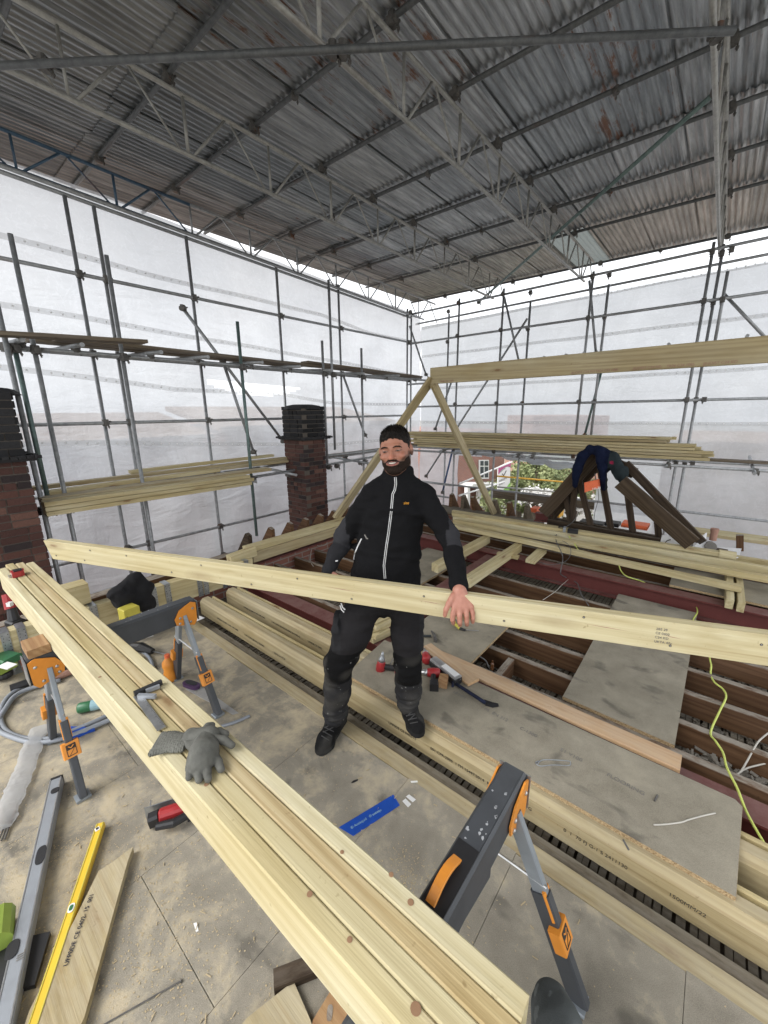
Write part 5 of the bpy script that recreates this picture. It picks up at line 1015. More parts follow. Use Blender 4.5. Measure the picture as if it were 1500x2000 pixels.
# boots
def boot(toe, heel, ank, z, lab):
    dr = (toe-heel); dr.z = 0; dr.normalize(); sd_ = V(-dr.y, dr.x, 0); Rm = np.array([list(dr), list(sd_), [0, 0, 1]], dtype=np.float32).T
    def fn(P):
        q = (P-sA(V(heel.x, heel.y, z)))@Rm; L = (toe-heel).length; q = q/np.array((1, 1, 1), dtype=np.float32)
        d = chain(q, [V(.0, 0, .05), V(L*.45, 0, .046), V(L*.74, .004, .038), V(L-.035, .004, .034)], [.040, .040, .046, .038], .02)
        d = smin(d, rc(q, (.0, 0, .05), (.0, 0, .10), .042, .047), .02); aw = (sA(ank)-sA(V(heel.x, heel.y, z)))@Rm; d = smin(d, rc(q, (.0, 0, .08), aw, .046, .052), .03); d = smin(d, rc(q, (L*.35, 0, .07), (.02, 0, .13), .034, .036), .03)
        d = d+.004*vn(q, 35)+.0025*np.sin(q[:, 0]*260)*(np.abs(q[:, 1]) < .022)*(q[:, 2] > .06)*(q[:, 0] > .02)*(q[:, 0] < L*.6)
        sole = chain(q*np.array((1, 1, 0), dtype=np.float32)+np.array((0, 0, 0), dtype=np.float32), [V(-.002, 0, 0), V(L*.4, 0, 0), V(L*.74, .004, 0), V(L-.035, .004, 0)], [.043, .040, .050, .041], .02)
        sl = smax(sole, np.abs(q[:, 2]-.014)-.014, .003); return smax(smin(d, sl, .002), -q[:, 2], .002)
    def col(P):
        c = np.tile(np.array((.012, .012, .0125), dtype=np.float32), (len(P), 1)); z_ = P[:, 2]-z; c[z_ < .028] = (.022, .022, .022); dd = np.clip(vn(P, 24)*1.6+.12, 0, .45)[:, None]; return c*(1-dd)+np.array((.075, .072, .066), dtype=np.float32)*dd
    a_ = np.minimum(sA(toe), sA(heel))-.09; a_[2] = z-.01; b_ = np.maximum(sA(toe), sA(heel))+.09; b_[2] = z+.27
    o = sdf_obj('boot', fn, np.minimum(a_, sA(ank)-.08), np.maximum(b_, sA(ank)+.07), .0042, 'fabric', MAN, col)
    def hit(px, py):
        r = np.array(ray(px, py), dtype=np.float32); t = 1.8
        for _ in range(60):
            p = (sA(CAM)+r*t)[None, :].astype(np.float32); dd = float(fn(p)[0]); t += dd*.7
            if dd < .001: break
        return V(*(sA(CAM)+r*(t-.0015)).tolist())
    mb = MB()
    for x0, y0_, x1, y1_ in lab: mb.tube([hit(x0+(x1-x0)*k_/4, y0_+(y1_-y0_)*k_/4) for k_ in range(5)], .0026, 6)
    obj('laces', mb, 'laces', o, smooth=True); return o
boot(on(622, 1472, 2, .01), on(664, 1404, 2, .02), ANL, .0, [(637, 1412, 656, 1420), (634, 1420, 652, 1429), (631, 1428, 648, 1438), (628, 1437, 643, 1446), (656, 1411, 634, 1421), (652, 1420, 631, 1430)]); boot(on(818, 1440, 2, .105), on(790, 1372, 2, .11), ANR, .101, [(790, 1390, 808, 1386), (793, 1398, 811, 1394), (797, 1406, 814, 1402), (801, 1413, 816, 1410), (808, 1387, 794, 1399), (811, 1395, 798, 1407)])
# photographer's boot toe at the bottom edge
PB = dep(1082, 1972, 1.02); PBd = V(Fv.x, Fv.y, 0).normalized()
def pboot(P):
    q = P-sA(V(PB.x, PB.y, PB.z-.045)); d1 = sA(PBd); s1_ = np.array((-d1[1], d1[0], 0), dtype=np.float32); Rm = np.stack([d1, s1_, np.array((0, 0, 1), dtype=np.float32)], 1).astype(np.float32); q = q@Rm
    d = chain(q, [V(-.24, 0, .10), V(-.12, 0, .058), V(-.03, 0, .048), V(.012, 0, .042)], [.045, .048, .054, .045], .02)+.004*vn(q, 30); sl = smax(chain(q*np.array((1, 1, 0), dtype=np.float32), [V(-.24, 0, 0), V(-.03, 0, 0), V(.012, 0, 0)], [.045, .057, .049], .02), np.abs(q[:, 2]-.012)-.012, .003); return smax(smin(d, sl, .002), -q[:, 2], .002)
o = sdf_obj('boot', pboot, sA(PB)-.32, sA(PB)+.32, .005, 'fabric', None, lambda P: np.tile(np.array((.055, .060, .060), dtype=np.float32), (len(P), 1))*(1.5+2.2*np.clip(vn(P, 26), 0, 1)+1.2*(vn(P*np.array((1, 1, .3), dtype=np.float32), 60) > .3))[:, None])
tag(o, 'scuffed dark boot toe of the photographer at the bottom edge', 'boot')
c = PB-PBd*.30; zt_ = PB.z-.047; t = thing('step_platform', 'low work platform under the photographer\'s boot just below the view', 'platform', (c.x, c.y, 0)); s1_ = V(-PBd.y, PBd.x, 0)
obj('top', MB().beam(c-PBd*.22-V(0, 0, c.z-zt_+.015), c+PBd*.22-V(0, 0, c.z-zt_+.015), .5, .03, ch=.003), 'old_grey', t)
for a_ in (-1, 1):
    for b_ in (-1, 1): f_ = c+PBd*.18*a_+s1_*.2*b_; obj('leg', MB().beam(V(f_.x, f_.y, 0), V(f_.x, f_.y, zt_-.031), .04, .04), 'strap', t)
# ================================================================ TRESTLES
def trestle(xc, y0, y1, zt, lab, handle=None, sl=.285):
    t = thing('trestle', lab, 'trestle', (xc, (y0+y1)/2, 0)); mb = MB(); h = .135; mb.beam(V(xc, y0, zt-h/2), V(xc, y1, zt-h/2), .078, h, ch=.008); mb.beam(V(xc, y0+.02, zt+.0015), V(xc, y1-.02, zt+.0015), .058, .003); obj('top_beam', mb, 'grey_dark', t)
    for ye, sy in ((y0, 1), (y1, -1)):
        yl = ye+sy*.075
        for sx in (-1, 1):
            xs_ = xc+sx*.043; pl = MB(); pl.prism([V(xs_, yl-sy*.075, zt-.02), V(xs_, yl-sy*.045, zt-.005), V(xs_, yl+sy*.03, zt-.035), V(xs_, yl+sy*.062, zt-.085), V(xs_, yl+sy*.055, zt-.125), V(xs_, yl-sy*.05, zt-.165), V(xs_, yl-sy*.07, zt-.14)], (sx*.006, 0, 0)); hd = obj('head_plate', pl, 'orange', t)
            bl = MB()
            for dy, dz in ((-.05, .05), (.03, .085), (-.03, .135), (.035, .12)): bl.lathe(V(xs_+sx*.005, yl+sy*dy, zt-dz), [(.008, 0), (.008, .004), (.004, .007)], 8, V(sx, 0, 0))
            obj('bolt_heads', bl, 'bright', hd)
            top = V(xc+sx*.045, yl, zt-.12); fold = sl < .1 and sx < 0; ft = V(xc+sx*(.285 if sx > 0 else sl), yl+sy*-.02, .012)
            if fold: top = V(xc-.018, yl+(.02 if sy > 0 else -.02), zt-.152); ft = top+V(.036, sy*.62, -.002 if sy > 0 else -.03)
            dv = (ft-top); m1 = top+dv*.44
            lg = MB(); lg.beam(top-dv*.06, m1, .050, .022, up=V(0, 1, 0) if not fold else V(1, 0, 0), ch=.003); L_ = obj('leg', lg, 'grey_leg', t)
            lo_ = MB(); lo_.beam(top+dv*.38, ft, .060, .032, up=V(0, 1, 0) if not fold else V(1, 0, 0), ch=.004); obj('lower_leg', lo_, 'grey_dark', L_)
            nrm = V(0, 1, 0).cross(dv).normalized(); nrm = nrm if nrm.x*sx > 0 else -nrm
            # the broad face of the leg looks sideways (y)
            for ss in (-1, 1):
                fy_ = V(0, ss, 0)
                c1 = top+dv*.40; c2 = top+dv*.56; cl = MB(); dn_ = dv.normalized(); sw = fy_.cross(dn_).normalized()
            for fdir, off in (() if fold else ((nrm, .0145),)):
                sw = V(0, 1, 0)
                a1, a2 = top+dv*.36+fdir*.019, top+dv*.52+fdir*.019; cl = MB(); cl.beam(a1, a2, .038, .010, up=fdir, ch=.002); c_ = obj('clip', cl, 'orange', L_)
                a3, a4 = top+dv*.55+fdir*.017, top+dv*.67+fdir*.017; cl = MB(); cl.beam(a3, a4, .070, .038, up=fdir, ch=.003); c2_ = obj('clip', cl, 'orange', L_)
                bd = MB(); dn_ = dv.normalized(); c0 = a3.lerp(a4, .5)+fdir*.0198
                for u0, v0, u1, v1 in ((-.018, -.026, .018, -.026), (-.018, .026, .018, .026), (-.018, -.026, -.018, .026), (.018, -.026, .018, .026), (-.018, -.004, .018, -.004)): bd.beam(c0+V(0, u0, 0)+dn_*v0, c0+V(0, u1, 0)+dn_*v1, .003, .0012, up=fdir)
                bd.prism([c0+V(0, -.016, 0)+dn_*-.024, c0+V(0, .016, 0)+dn_*-.024, c0+V(0, .016, 0)+dn_*-.006, c0+V(0, -.016, 0)+dn_*-.006], fdir*.0006)
                bd.beam(c0+V(0, .010, 0)+dn_*.0, c0+V(0, -.010, 0)+dn_*.024, .002, .0012, up=fdir); obj('logo', bd, 'ink', c2_)
                ck = MB()
                for u0, v0, u1, v1 in ((-.011, -.020, 0, -.010), (0, -.010, .011, -.020)): ck.beam(c0+V(0, u0, 0)+dn_*v0+fdir*.0012, c0+V(0, u1, 0)+dn_*v1+fdir*.0012, .004, .0012, up=fdir)
                obj('logo', ck, 'orange', c2_); ck = MB(); c5 = a1.lerp(a2, .2)+fdir*.0055
                for u0, v0, u1, v1 in ((-.009, -.008, 0, .002), (0, .002, .009, -.008)): ck.beam(c5+V(0, u0, 0)+dn_*v0, c5+V(0, u1, 0)+dn_*v1, .003, .001, up=fdir)
                obj('logo', ck, 'ink', c_)
                nt_ = MB()
                for f_ in (.10, .20, .24, .28): nt_.beam(top+dv*f_+fdir*.0105-V(0, .009, 0), top+dv*f_+fdir*.0105+V(0, .009, 0), .006, .0012, up=fdir)
                obj('notches', nt_, 'black_plastic', L_)
            if fold: continue
            fm = MB(); fm.beam(ft-V(.03*sx, 0, 0)+V(0, -.0, -.004), ft+V(.022*sx, 0, -.004), .062, .014, ch=.003); obj('foot', fm, 'grey_leg', L_)
        bm = MB(); q_ = .42; bm.tube([V(xc-.155 if sl > .1 else xc-.02, yl, .40), V(xc+.155, yl, .40)], .005, 6); obj('spreader', bm, 'bright', t)
        ep = MB(); ep.box((xc, ye-sy*.006, zt-.075), (.105, .004, .13), ch=.0); obj('end_plate', ep, 'strap', t)
    sp_ = MB(); rq = random.Random(int(zt*100+xc*50)); 
    for _ in range(46 if handle else 16):
        r_ = rq.uniform(.0015, .006 if handle else .004); px_ = xc+rq.uniform(-.027, .027); py_ = rq.uniform(y0+.05, y1-.05); n_ = rq.randint(5, 8); sp_.prism([V(px_+r_*rq.uniform(.5, 1.2)*math.cos(2*math.pi*i/n_), py_+r_*rq.uniform(.5, 1.6)*math.sin(2*math.pi*i/n_), zt+.0031) for i in range(n_)], (0, 0, .0004))
    o_ = obj('paint_spatter', sp_, 'cloth_pale', t); o_['kind'] = 'stuff'
    if handle:
        hm = MB(); ya, yb_ = handle; pts = [V(xc-.008, ya+(yb_-ya)*i/8, zt+.004+.022*math.sin(math.pi*i/8)) for i in range(9)]
        for i in range(8): hm.beam(pts[i], pts[i+1]+(pts[i+1]-pts[i])*.05, .026, .008, ch=.002)
        obj('handle', hm, 'orange', t); hp_ = MB(); hp_.box((xc, (ya+yb_)/2, zt+.004), (.062, (yb_-ya)+.10, .003)); obj('handle_pad', hp_, 'black_plastic', t)
    return t
trestle(-2.445, .20, 1.02, .70, 'grey and orange folding trestle under the far end of the timber stack')
trestle(-.355, .15, 1.10, .70, 'paint spattered grey trestle with an orange carry handle under the near end of the stack', (.60, .73), .02)
tag(board('packer_block', (-2.545, .255, .722), (-2.40, .255, .722), .09, .044, 'brown_block'), 'brown wood packer on the near end of the far trestle', 'packer')
tag(board('packer_block', (-.43, .553, .715), (-.31, .553, .715), .045, .03, 'brown_block'), 'worn brown wood packer wedged between the stack and the near trestle', 'packer')
# ================================================================ THINGS ON THE STACK
ZS = .8487
def onS(px, py, o=0.0): return on(px, py, 2, ZS+o)
t = thing('tape_measure', 'small red and black tape measure on the far end of the timber stack', 'tape measure', onS(35, 1125)); c = onS(36, 1124)
mb = MB(); mb.prism([c+V(-.036, -.030, 0), c+V(.036, -.030, 0), c+V(.036, .010, 0), c+V(.028, .028, 0), c+V(-.022, .034, 0), c+V(-.036, .02, 0)], (0, 0, .034)); b_ = obj('case', mb, 'red', t); mb = MB(); mb.prism([c+V(-.026, -.020, .0345), c+V(.026, -.020, .0345), c+V(.020, .020, .0345), c+V(-.018, .024, .0345)], (0, 0, .006)); obj('grip', mb, 'black_plastic', t)
mb = MB(); mb.box(c+V(.0, -.037, .006), (.022, .014, .010)); mb.box(c+V(.0, -.045, .008), (.026, .003, .018)); obj('hook', mb, 'bright', t); text('number', '5M', .02, c+V(-.01, -.0305, .012), (1, 0, 0), (0, 0, 1), 'white', t)
# combination square
a, b = onS(268, 1358, .006), onS(316, 1424, .006); dr = (b-a).normalized(); sd_ = V(-dr.y, dr.x, 0)
t = thing('combination_square', 'steel combination square with a black stock lying across the timber stack', 'square', a); obj('blade', MB().beam(a, b, .026, .003), 'bright', t)
mb = MB()
for i in range(28): p_ = a.lerp(b, (i+1)/30)+sd_*.012+V(0, 0, .0018); mb.beam(p_, p_-sd_*(.008 if i % 5 == 0 else .004), .0008, .0004)
obj('graduations', mb, 'ink', t); a2, b2 = onS(262, 1356, .012), onS(316, 1332, .012); mb = MB(); mb.beam(a2, b2, .018, .020, ch=.003); obj('stock', mb, 'black_plastic', t); mb = MB(); mb.beam(onS(270, 1359, .012), onS(304, 1360, .012), .012, .014); mb.beam(onS(285, 1350, .012), onS(312, 1340, .012), .010, .014); obj('mitre_face', mb, 'silver_paint', t)
# work gloves
def G(px, py, h=.02): return onS(px, py, h)
def glove1(P):
    d = chain(P, [G(404, 1440), G(398, 1472, .024), G(392, 1490, .02)], [.030, .040, .036], .015); d = smin(d, rbox(P, G(388, 1448, .014), (.05, .036, .012), .012), .02)
    for pts, r in (([(374, 1478), (370, 1500), (369, 1518)], .0125), ([(385, 1484), (386, 1508), (388, 1523)], .013), ([(400, 1484), (404, 1506), (407, 1520)], .0125), ([(416, 1470), (426, 1488), (431, 1503)], .0125)): d = smin(d, chain(P, [G(x, y, .018-.003*i) for i, (x, y) in enumerate(pts)], [r*1.0, r*.95, r*.82], .003), .0025)
    d = d+.004*vn(P, 38)+.0015*vn(P, 110); return smax(d, ZS+.0005-P[:, 2], .002)
def glove2(P):
    d = chain(P, [G(375, 1440, .014), G(410, 1436, .028)], [.026, .028], .01)
    for pts, r in (([(395, 1428), (405, 1420), (414, 1417)], .0125), ([(410, 1430), (428, 1428), (441, 1433)], .0125), ([(415, 1442), (438, 1446), (453, 1455)], .0125)): d = smin(d, chain(P, [G(x, y, .030-.004*i) for i, (x, y) in enumerate(pts)], [r*1.0, r*.95, r*.82], .003), .0025)
    d = d+.004*vn(P, 34)+.0015*vn(P, 110); return smax(d, ZS+.0005-P[:, 2], .002)
def cuff(P):
    a_, b_ = sA(G(304, 1452, .010)), sA(G(366, 1446, .014)); ax = b_-a_; L = float(np.sqrt(ax@ax)); ax = ax/L; s_ = np.array((-ax[1], ax[0], 0), dtype=np.float32); q = P-a_; u = q@ax; v_ = q@s_; z_ = q[:, 2]; tt = np.clip(u/L, 0, 1); w_ = .046-.012*tt
    d = smax(np.sqrt((v_/w_)**2+((z_+.0)/.012)**2)*.012-.012, np.abs(u-L/2)-L/2, .003)+.004*vn(P, 30)+.0012*np.sin(u*900); return smax(d, ZS+.0005-P[:, 2], .002)
for i, (fn, nm) in enumerate(((glove1, 'grey rubber coated work glove, upper one with fingers towards the camera, on the timber stack'), (glove2, 'grey rubber coated work glove, lower one with fingers to the right, on the timber stack'))):
    t = thing('work_glove', nm, 'glove', G(400, 1455, 0)); sdf_obj('palm', fn, sA(G(385, 1460, 0))-np.array((.16, .16, .02)), sA(G(400, 1460, 0))+np.array((.16, .16, .09)), .0030, 'glove', t)
    if i: sdf_obj('cuff', cuff, sA(G(335, 1450, 0))-np.array((.14, .14, .02)), sA(G(335, 1450, 0))+np.array((.14, .14, .08)), .0032, 'glove_cuff', t)
# big knots as plugs of darker heartwood
def knot(px, py, r, o): 
    c = onS(px, py, .0006); mb = MB(); mb.lathe(c, [(r*.8, 0), (r*.75, .0003), (r*.2, .0005)], 14); tag(obj('knot', mb, 'knot', o), None)
stk = [o for o in COL.objects if o.name.startswith('stack_timber')]; stk.sort(key=lambda o: o.matrix_basis.translation.y)
for px, py, r, i in ((668, 1664, .006, 3), (764, 1708, .007, 3), (802, 1762, .0085, 3), (403, 1532, .008, 1), (605, 1746, .008, 0), (683, 1835, .007, 0), (812, 1970, .012, 0), (195, 1322, .007, 0), (250, 1290, .006, 3)): knot(px, py, r, stk[min(3, i+(1 if px in (605, 683, 812) else 0))])
# ================================================================ THINGS ON THE FLOOR
def flat(pts, z=.001): return [on(x, y, 2, z) for x, y in pts]
# long grey box level
a, b = on(111, 1528, 2, .028), on(12, 1990, 2, .028); b = a+(b-a)*1.25; t = thing('spirit_level', 'long silver box level with black hand holes lying on the floor at the left', 'spirit level', a); dr = (b-a).normalized(); sd_ = V(-dr.y, dr.x, 0)
obj('body', MB().beam(a, b, .052, .052, ch=.006), 'silver_paint', t); mb = MB()
for s in (-1, 1): mb.beam(a+sd_*s*.021+V(0, 0, .0265), b+sd_*s*.021+V(0, 0, .0265), .004, .0025)
obj('ribs', mb, 'bright', t); mb = MB(); mb.beam(a-dr*.012, a+dr*.004, .054, .053, ch=.006); obj('end_cap', mb, 'black_plastic', t)
def oval(c, u, v_, ru, rv, h): return MB().prism([c+u*ru*math.copysign(abs(math.cos(k*math.pi/12))**.6, math.cos(k*math.pi/12))+v_*rv*math.copysign(abs(math.sin(k*math.pi/12))**.8, math.sin(k*math.pi/12)) for k in range(24)], V(0, 0, h))
obj('hand_hole', oval(on(80, 1670, 2, .0545), dr, sd_, .042, .017, .003), 'black_plastic', t); obj('vial_hole', oval(on(108, 1544, 2, .0545), dr, sd_, .016, .017, .003), 'black_plastic', t); obj('hand_hole', oval(on(24, 1855, 2, .0545), dr, sd_, .03, .018, .003), 'black_plastic', t)
text('print', 'IIL', .03, on(46, 1872, 2, .055), dr*-1, sd_*-1, 'trace_grey', t)
a, b = on(197, 1612, 2, .02), on(72, 1990, 2, .02); b = a+(b-a)*1.2; t = thing('spirit_level', 'yellow spirit level with green vials lying on the floor beside the offcut plank', 'spirit level', a); dr = (b-a).normalized(); sd_ = V(-dr.y, dr.x, 0)
obj('body', MB().beam(a, b, .034, .030, ch=.004), 'yellow', t); mb = MB()
for s in (-1, 1): mb.beam(a+sd_*s*.012+V(0, 0, .016), b+sd_*s*.012+V(0, 0, .016), .003, .002)
obj('ribs', mb, 'yellow_bright', t); obj('vial', MB().box(on(190, 1619, 2, .0365), (.018, .018, .002)), 'white', t); obj('vial', MB().box(on(190, 1618, 2, .038), (.010, .010, .002)), 'ink', t); c = on(144, 1772, 2, .037); obj('vial', oval(c-sd_*.008, dr, sd_, .016, .010, .002), 'white', t); obj('vial', oval(c-sd_*.008+V(0, 0, .0015), dr, sd_, .010, .006, .002), 'green_paint', t)
# offcut plank with print
P4 = [(262, 1664), (252, 1692), (168, 2000), (110, 2120), (30, 2080), (62, 1985), (195, 1712), (225, 1692)]
t = thing('plank_offcut', 'pale offcut plank with a pointed end and dark blue print beside the yellow level', 'plank', on(200, 1750)); mb = MB(); mb.prism([p_+V(0, 0, 0) for p_ in flat(P4, .004)], (0, 0, .03)); o = obj('timber', mb, 'pine_dirty', t)
a, b = on(132, 1886, 2, .036), on(192, 1722, 2, .036); text('print', 'UFP0DE CE 0402- 15  001', .020, a, b-a, V(-(b-a).y, (b-a).x, 0), 'cloth_navy', t)
# blue tape with faint print
q = flat([(662, 1616), (768, 1552), (781, 1573), (690, 1633)], .001); t = thing('tape_strip', 'wide strip of blue plastic tape with faint pale print on the floor', 'tape', q[0]); obj('tape', MB().prism(q, (0, 0, .001)), 'blue_tape', t); x_ = q[1]-q[0]; text('print', '® Antisquid   ® antisqu', .017, q[0].lerp(q[3], .55)+x_*.08, x_, q[0]-q[3], 'sky_label', t)
for i, (pts, m, lab) in enumerate((([(786, 1565), (792, 1560), (803, 1571), (797, 1577)], 'paper', 'small white dusty paint dab beside the blue tape'), ([(793, 1556), (799, 1552), (812, 1562), (806, 1567)], 'paper', 'fainter white dusty paint dab farther from the blue tape'), ([(686, 1529), (690, 1525), (699, 1522), (699, 1525), (690, 1529)], 'black_plastic', 'small black plastic sliver on the floor near the boot'), ([(802, 1526), (815, 1525), (816, 1528), (803, 1529)], 'white', 'short white plastic bit at the floor edge'), ([(378, 1804), (384, 1802), (388, 1818), (383, 1821)], 'white', 'small white plastic bit on the sawdust'))): tag(obj('floor_scrap', MB().prism(flat(pts, .001), (0, 0, .002)), m), lab, 'scrap')
a, b = on(353, 1916, 2, .004), on(205, 2000, 2, .004); tag(obj('nail', MB().tube([a, b+(b-a)*.2], .0025, 6).lathe(a, [(.006, 0), (.006, .002)], 8, (a-b).normalized()), 'coupler'), 'long thin dark nail lying on the floor at the bottom left', 'nail')
tag(board('dark_batten', on(535, 1918, 2, .02), on(660, 1868, 2, .02), .05, .04, 'old_dark'), 'dark old batten end poking out from under the timber stack', 'batten')
tag(obj('offcut', MB().prism(flat([(574, 1924), (606, 1998), (620, 2040), (430, 2060), (484, 1996)], .002), (0, 0, .02)), 'pine_dirty'), 'pale offcut with a square corner at the bottom edge', 'offcut')
t = thing('offcut', 'orange brown offcut with a large dark knot at the bottom edge', 'offcut', on(650, 1980)); obj('timber', MB().prism(flat([(650, 1936), (720, 2000), (760, 2060), (600, 2060), (612, 2000)], .002), (0, 0, .02)), 'brown_block', t); c = on(644, 1978, 2, .023); obj('knot', oval(c, (on(642, 2000, 2, .023)-c).normalized(), (on(660, 1978, 2, .023)-c).normalized(), .018, .009, .0006), 'old_joist', t)
# clear wrapped bars
a, b = on(78, 1420, 2, .02), on(0, 1620, 2, .02)
def wrapf(P):
    a_, b_ = sA(a), sA(b); ax = b_-a_; L = float(np.sqrt(ax@ax)); ax = ax/L; s_ = np.array((-ax[1], ax[0], 0), dtype=np.float32); q = P-a_; u = q@ax; v_ = q@s_; d = np.sqrt((v_/.05)**2+((q[:, 2])/.016)**2)*.016-.016; return smax(smax(d+.005*vn(P*np.array((1, 1, 2), dtype=np.float32), 26)+.004*np.abs(vn(P, 45)), np.abs(u-L/2)-L/2, .005), .001-P[:, 2], .001)
o = sdf_obj('wrapped_bars', wrapf, np.minimum(sA(a), sA(b))-.09, np.maximum(sA(a), sA(b))+.09, .005, 'film_clear'); tag(o, 'crinkled clear plastic sleeve of steel bars lying at the left edge', 'package')
for i in range(3): p_ = on(4+6*i, 1625-3*i, 2, .012); d_ = (b-a).normalized(); tag(obj('steel_rod', MB().tube([p_-d_*.10, p_+d_*.05], .004, 6), 'coupler'), f'thin dark steel rod end poking from the clear sleeve, {ORD[i]} from the left', 'rod', 'rods in the clear sleeve')
# hoses
def hose(name, pts, r, mat, lab, z=None, cat='hose', grp=None, sub=6):
    P_ = [on(x, y, 2, z if z is not None else r) if not isinstance(x, Vector) else x for x, y in pts] if not isinstance(pts[0], Vector) else pts; Q = []
    for i in range(len(P_)-1):
        p0, p1, p2_, p3_ = P_[max(i-1, 0)], P_[i], P_[i+1], P_[min(i+2, len(P_)-1)]
        for k_ in range(sub): t_ = k_/sub; Q.append(.5*((2*p1)+(p2_-p0)*t_+(2*p0-5*p1+4*p2_-p3_)*t_*t_+(3*p1-p0-3*p2_+p3_)*t_**3))
    Q.append(P_[-1]); return tag(obj(name, MB().tube(Q, r, 8), mat, smooth=True), lab, cat, grp)
hose('hose', [(120, 1320), (60, 1335), (22, 1355), (2, 1385), (6, 1420), (40, 1440), (100, 1442), (160, 1420), (215, 1395), (300, 1350)], .014, 'grey_hose', 'grey corrugated extractor hose, inner loop on the floor left of the trestle'); hose('hose', [(118, 1328), (40, 1352), (10, 1385), (-6, 1420), (20, 1438), (70, 1450), (130, 1440), (200, 1412), (260, 1385), (330, 1340)], .014, 'grey_hose', 'grey extractor hose, outer loop on the floor left of the trestle', .02)
hose('hose', [(250, 1272), (275, 1272), (292, 1285), (298, 1305), (292, 1330)], .012, 'grey_hose', 'grey hose coil under the stack, outer turn by the orange bottle'); hose('hose', [(250, 1280), (270, 1281), (282, 1293), (287, 1310)], .012, 'grey_hose', 'grey hose coil under the stack, inner turn by the orange bottle'); hose('hose', [(425, 1420), (455, 1412), (488, 1398)], .009, 'grey_hose', 'short end of grey hose beyond the trestle foot')
tag(obj('hose_cuff', MB().tube([on(20, 1345, 2, .03), on(68, 1328, 2, .03)], .026, 12), 'black_plastic'), 'black rubber cuff on the grey hose', 'hose cuff'); tag(obj('grinder_body', MB().tube([on(95, 1325, 2, .035), on(122, 1315, 2, .035), on(150, 1305, 2, .035)], [.03, .035, .028], 12), 'render_brown'), 'dusty power tool body at the end of the black cuff', 'power tool')
# saws, drills and bottles on the floor
def bottle(base, ax, L, r, body, cap, lab, band=None):
    t = thing('bottle', lab, 'bottle', base); obj('bottle_body', MB().lathe(base, [(r*.8, 0), (r, .008), (r, L*.28), (r*.82, L*.42), (r, L*.56), (r*.95, L*.7), (r*.35, L*.86), (r*.32, L*.88)], 16, ax), body, t, smooth=True); obj('cap', MB().lathe(base+ax*L*.87, [(r*.42, 0), (r*.42, L*.11), (r*.3, L*.12)], 12, ax), cap, t)
    if band: obj('label', MB().lathe(base+ax*L*.3, [(r*1.02, 0), (r*1.02, L*.34)], 16, ax), band, t)
    return t
bt = bottle(on(334, 1328, 2, 0), V(0, 0, 1), .21, .042, 'orange', 'case_orange', 'orange plastic drink bottle standing on the floor under the stack'); text('lettering', 'Lucozade', .024, on(331, 1326, 2, 0)+V(-.045, -.036, .05), V(1, -.2, 0), V(0, 0, 1), 'red', bt)
bb_ = on(152, 1384, 2, .035); bottle(bb_, (on(205, 1372, 2, .035)-bb_).normalized(), .24, .033, 'green_paint', 'white', 'green bottle with a pale blue label lying on the floor behind the trestle leg', 'sky_label')
tag(obj('plastic_bag', MB().prism(flat([(122, 1430), (135, 1424), (160, 1424), (186, 1428), (170, 1433), (140, 1447), (128, 1450)], .001), (0, 0, .02)), 'blue_tape'), 'crumpled blue plastic bag on the floor by the trestle leg', 'bag')
def toolthing(lab, c, parts, cat='power tool', name='power_tool'):
    t = thing(name, lab, cat, c)
    for nm, mb, m in parts: obj(nm, mb, m, t, smooth=False)
    return t
c = on(330, 1603, 2, 0); jd = (on(352, 1578, 2, 0)-on(310, 1592, 2, 0)).normalized(); jn = V(-jd.y, jd.x, 0)
toolthing('red and black cordless jigsaw lying half under the timber stack', c, [('body', MB().lathe(c+jd*-.04+V(0, 0, .045), [(.018, 0), (.030, .012), (.031, .07), (.027, .12), (.02, .125)], 14, jd), 'red'), ('gear_head', MB().beam(c-jd*.075+V(0, 0, .035), c-jd*.035+V(0, 0, .04), .05, .06, ch=.010), 'black_plastic'), ('shoe', MB().beam(c-jd*.10+jn*.055+V(0, 0, .03), c+jd*.03+jn*.055+V(0, 0, .03), .005, .06), 'strap'), ('handle', MB().tube([c-jd*.04-jn*.05+V(0, 0, .045), c+jd*.03-jn*.062+V(0, 0, .045), c+jd*.085-jn*.04+V(0, 0, .04)], [.016, .018, .018], 10), 'black_plastic'), ('battery', MB().beam(c+jd*.085-jn*.02+V(0, 0, .035), c+jd*.135-jn*.02+V(0, 0, .035), .07, .06, ch=.010), 'black_plastic'), ('blade', MB().beam(c-jd*.085+jn*.055+V(0, 0, .03), c-jd*.085+jn*.12+V(0, 0, .028), .006, .0015), 'bright')])
c = on(28, 1165, 2, 0); toolthing('red and black cordless drill hanging over the beam behind the stack at the far left', c, [('body', MB().tube([dep(14, 1160, 3.1), dep(22, 1188, 3.1)], [.035, .04], 10), 'red'), ('grip', MB().tube([dep(22, 1188, 3.1), dep(28, 1212, 3.1)], [.028, .04], 10), 'black_plastic'), ('battery', MB().box(dep(30, 1216, 3.1), (.10, .09, .05), .3, ch=.01), 'black_plastic'), ('badge', MB().box(dep(19, 1180, 3.06), (.03, .03, .03), .7), 'white')])
c = on(275, 1262, 2, 0); toolthing('black reciprocating saw lying on the floor beneath the far trestle', c, [('body', MB().tube([on(257, 1262, 2, .04), on(275, 1264, 2, .045), on(298, 1272, 2, .03)], [.03, .04, .022], 10), 'black_plastic'), ('blade', MB().beam(on(298, 1272, 2, .03), on(325, 1278, 2, .025), .012, .002), 'bright')])
tag(obj('rag', MB().prism(flat([(236, 1258), (260, 1245), (262, 1252), (245, 1270)], .001), (0, 0, .03)), 'red'), 'red rag beside the black reciprocating saw', 'rag')
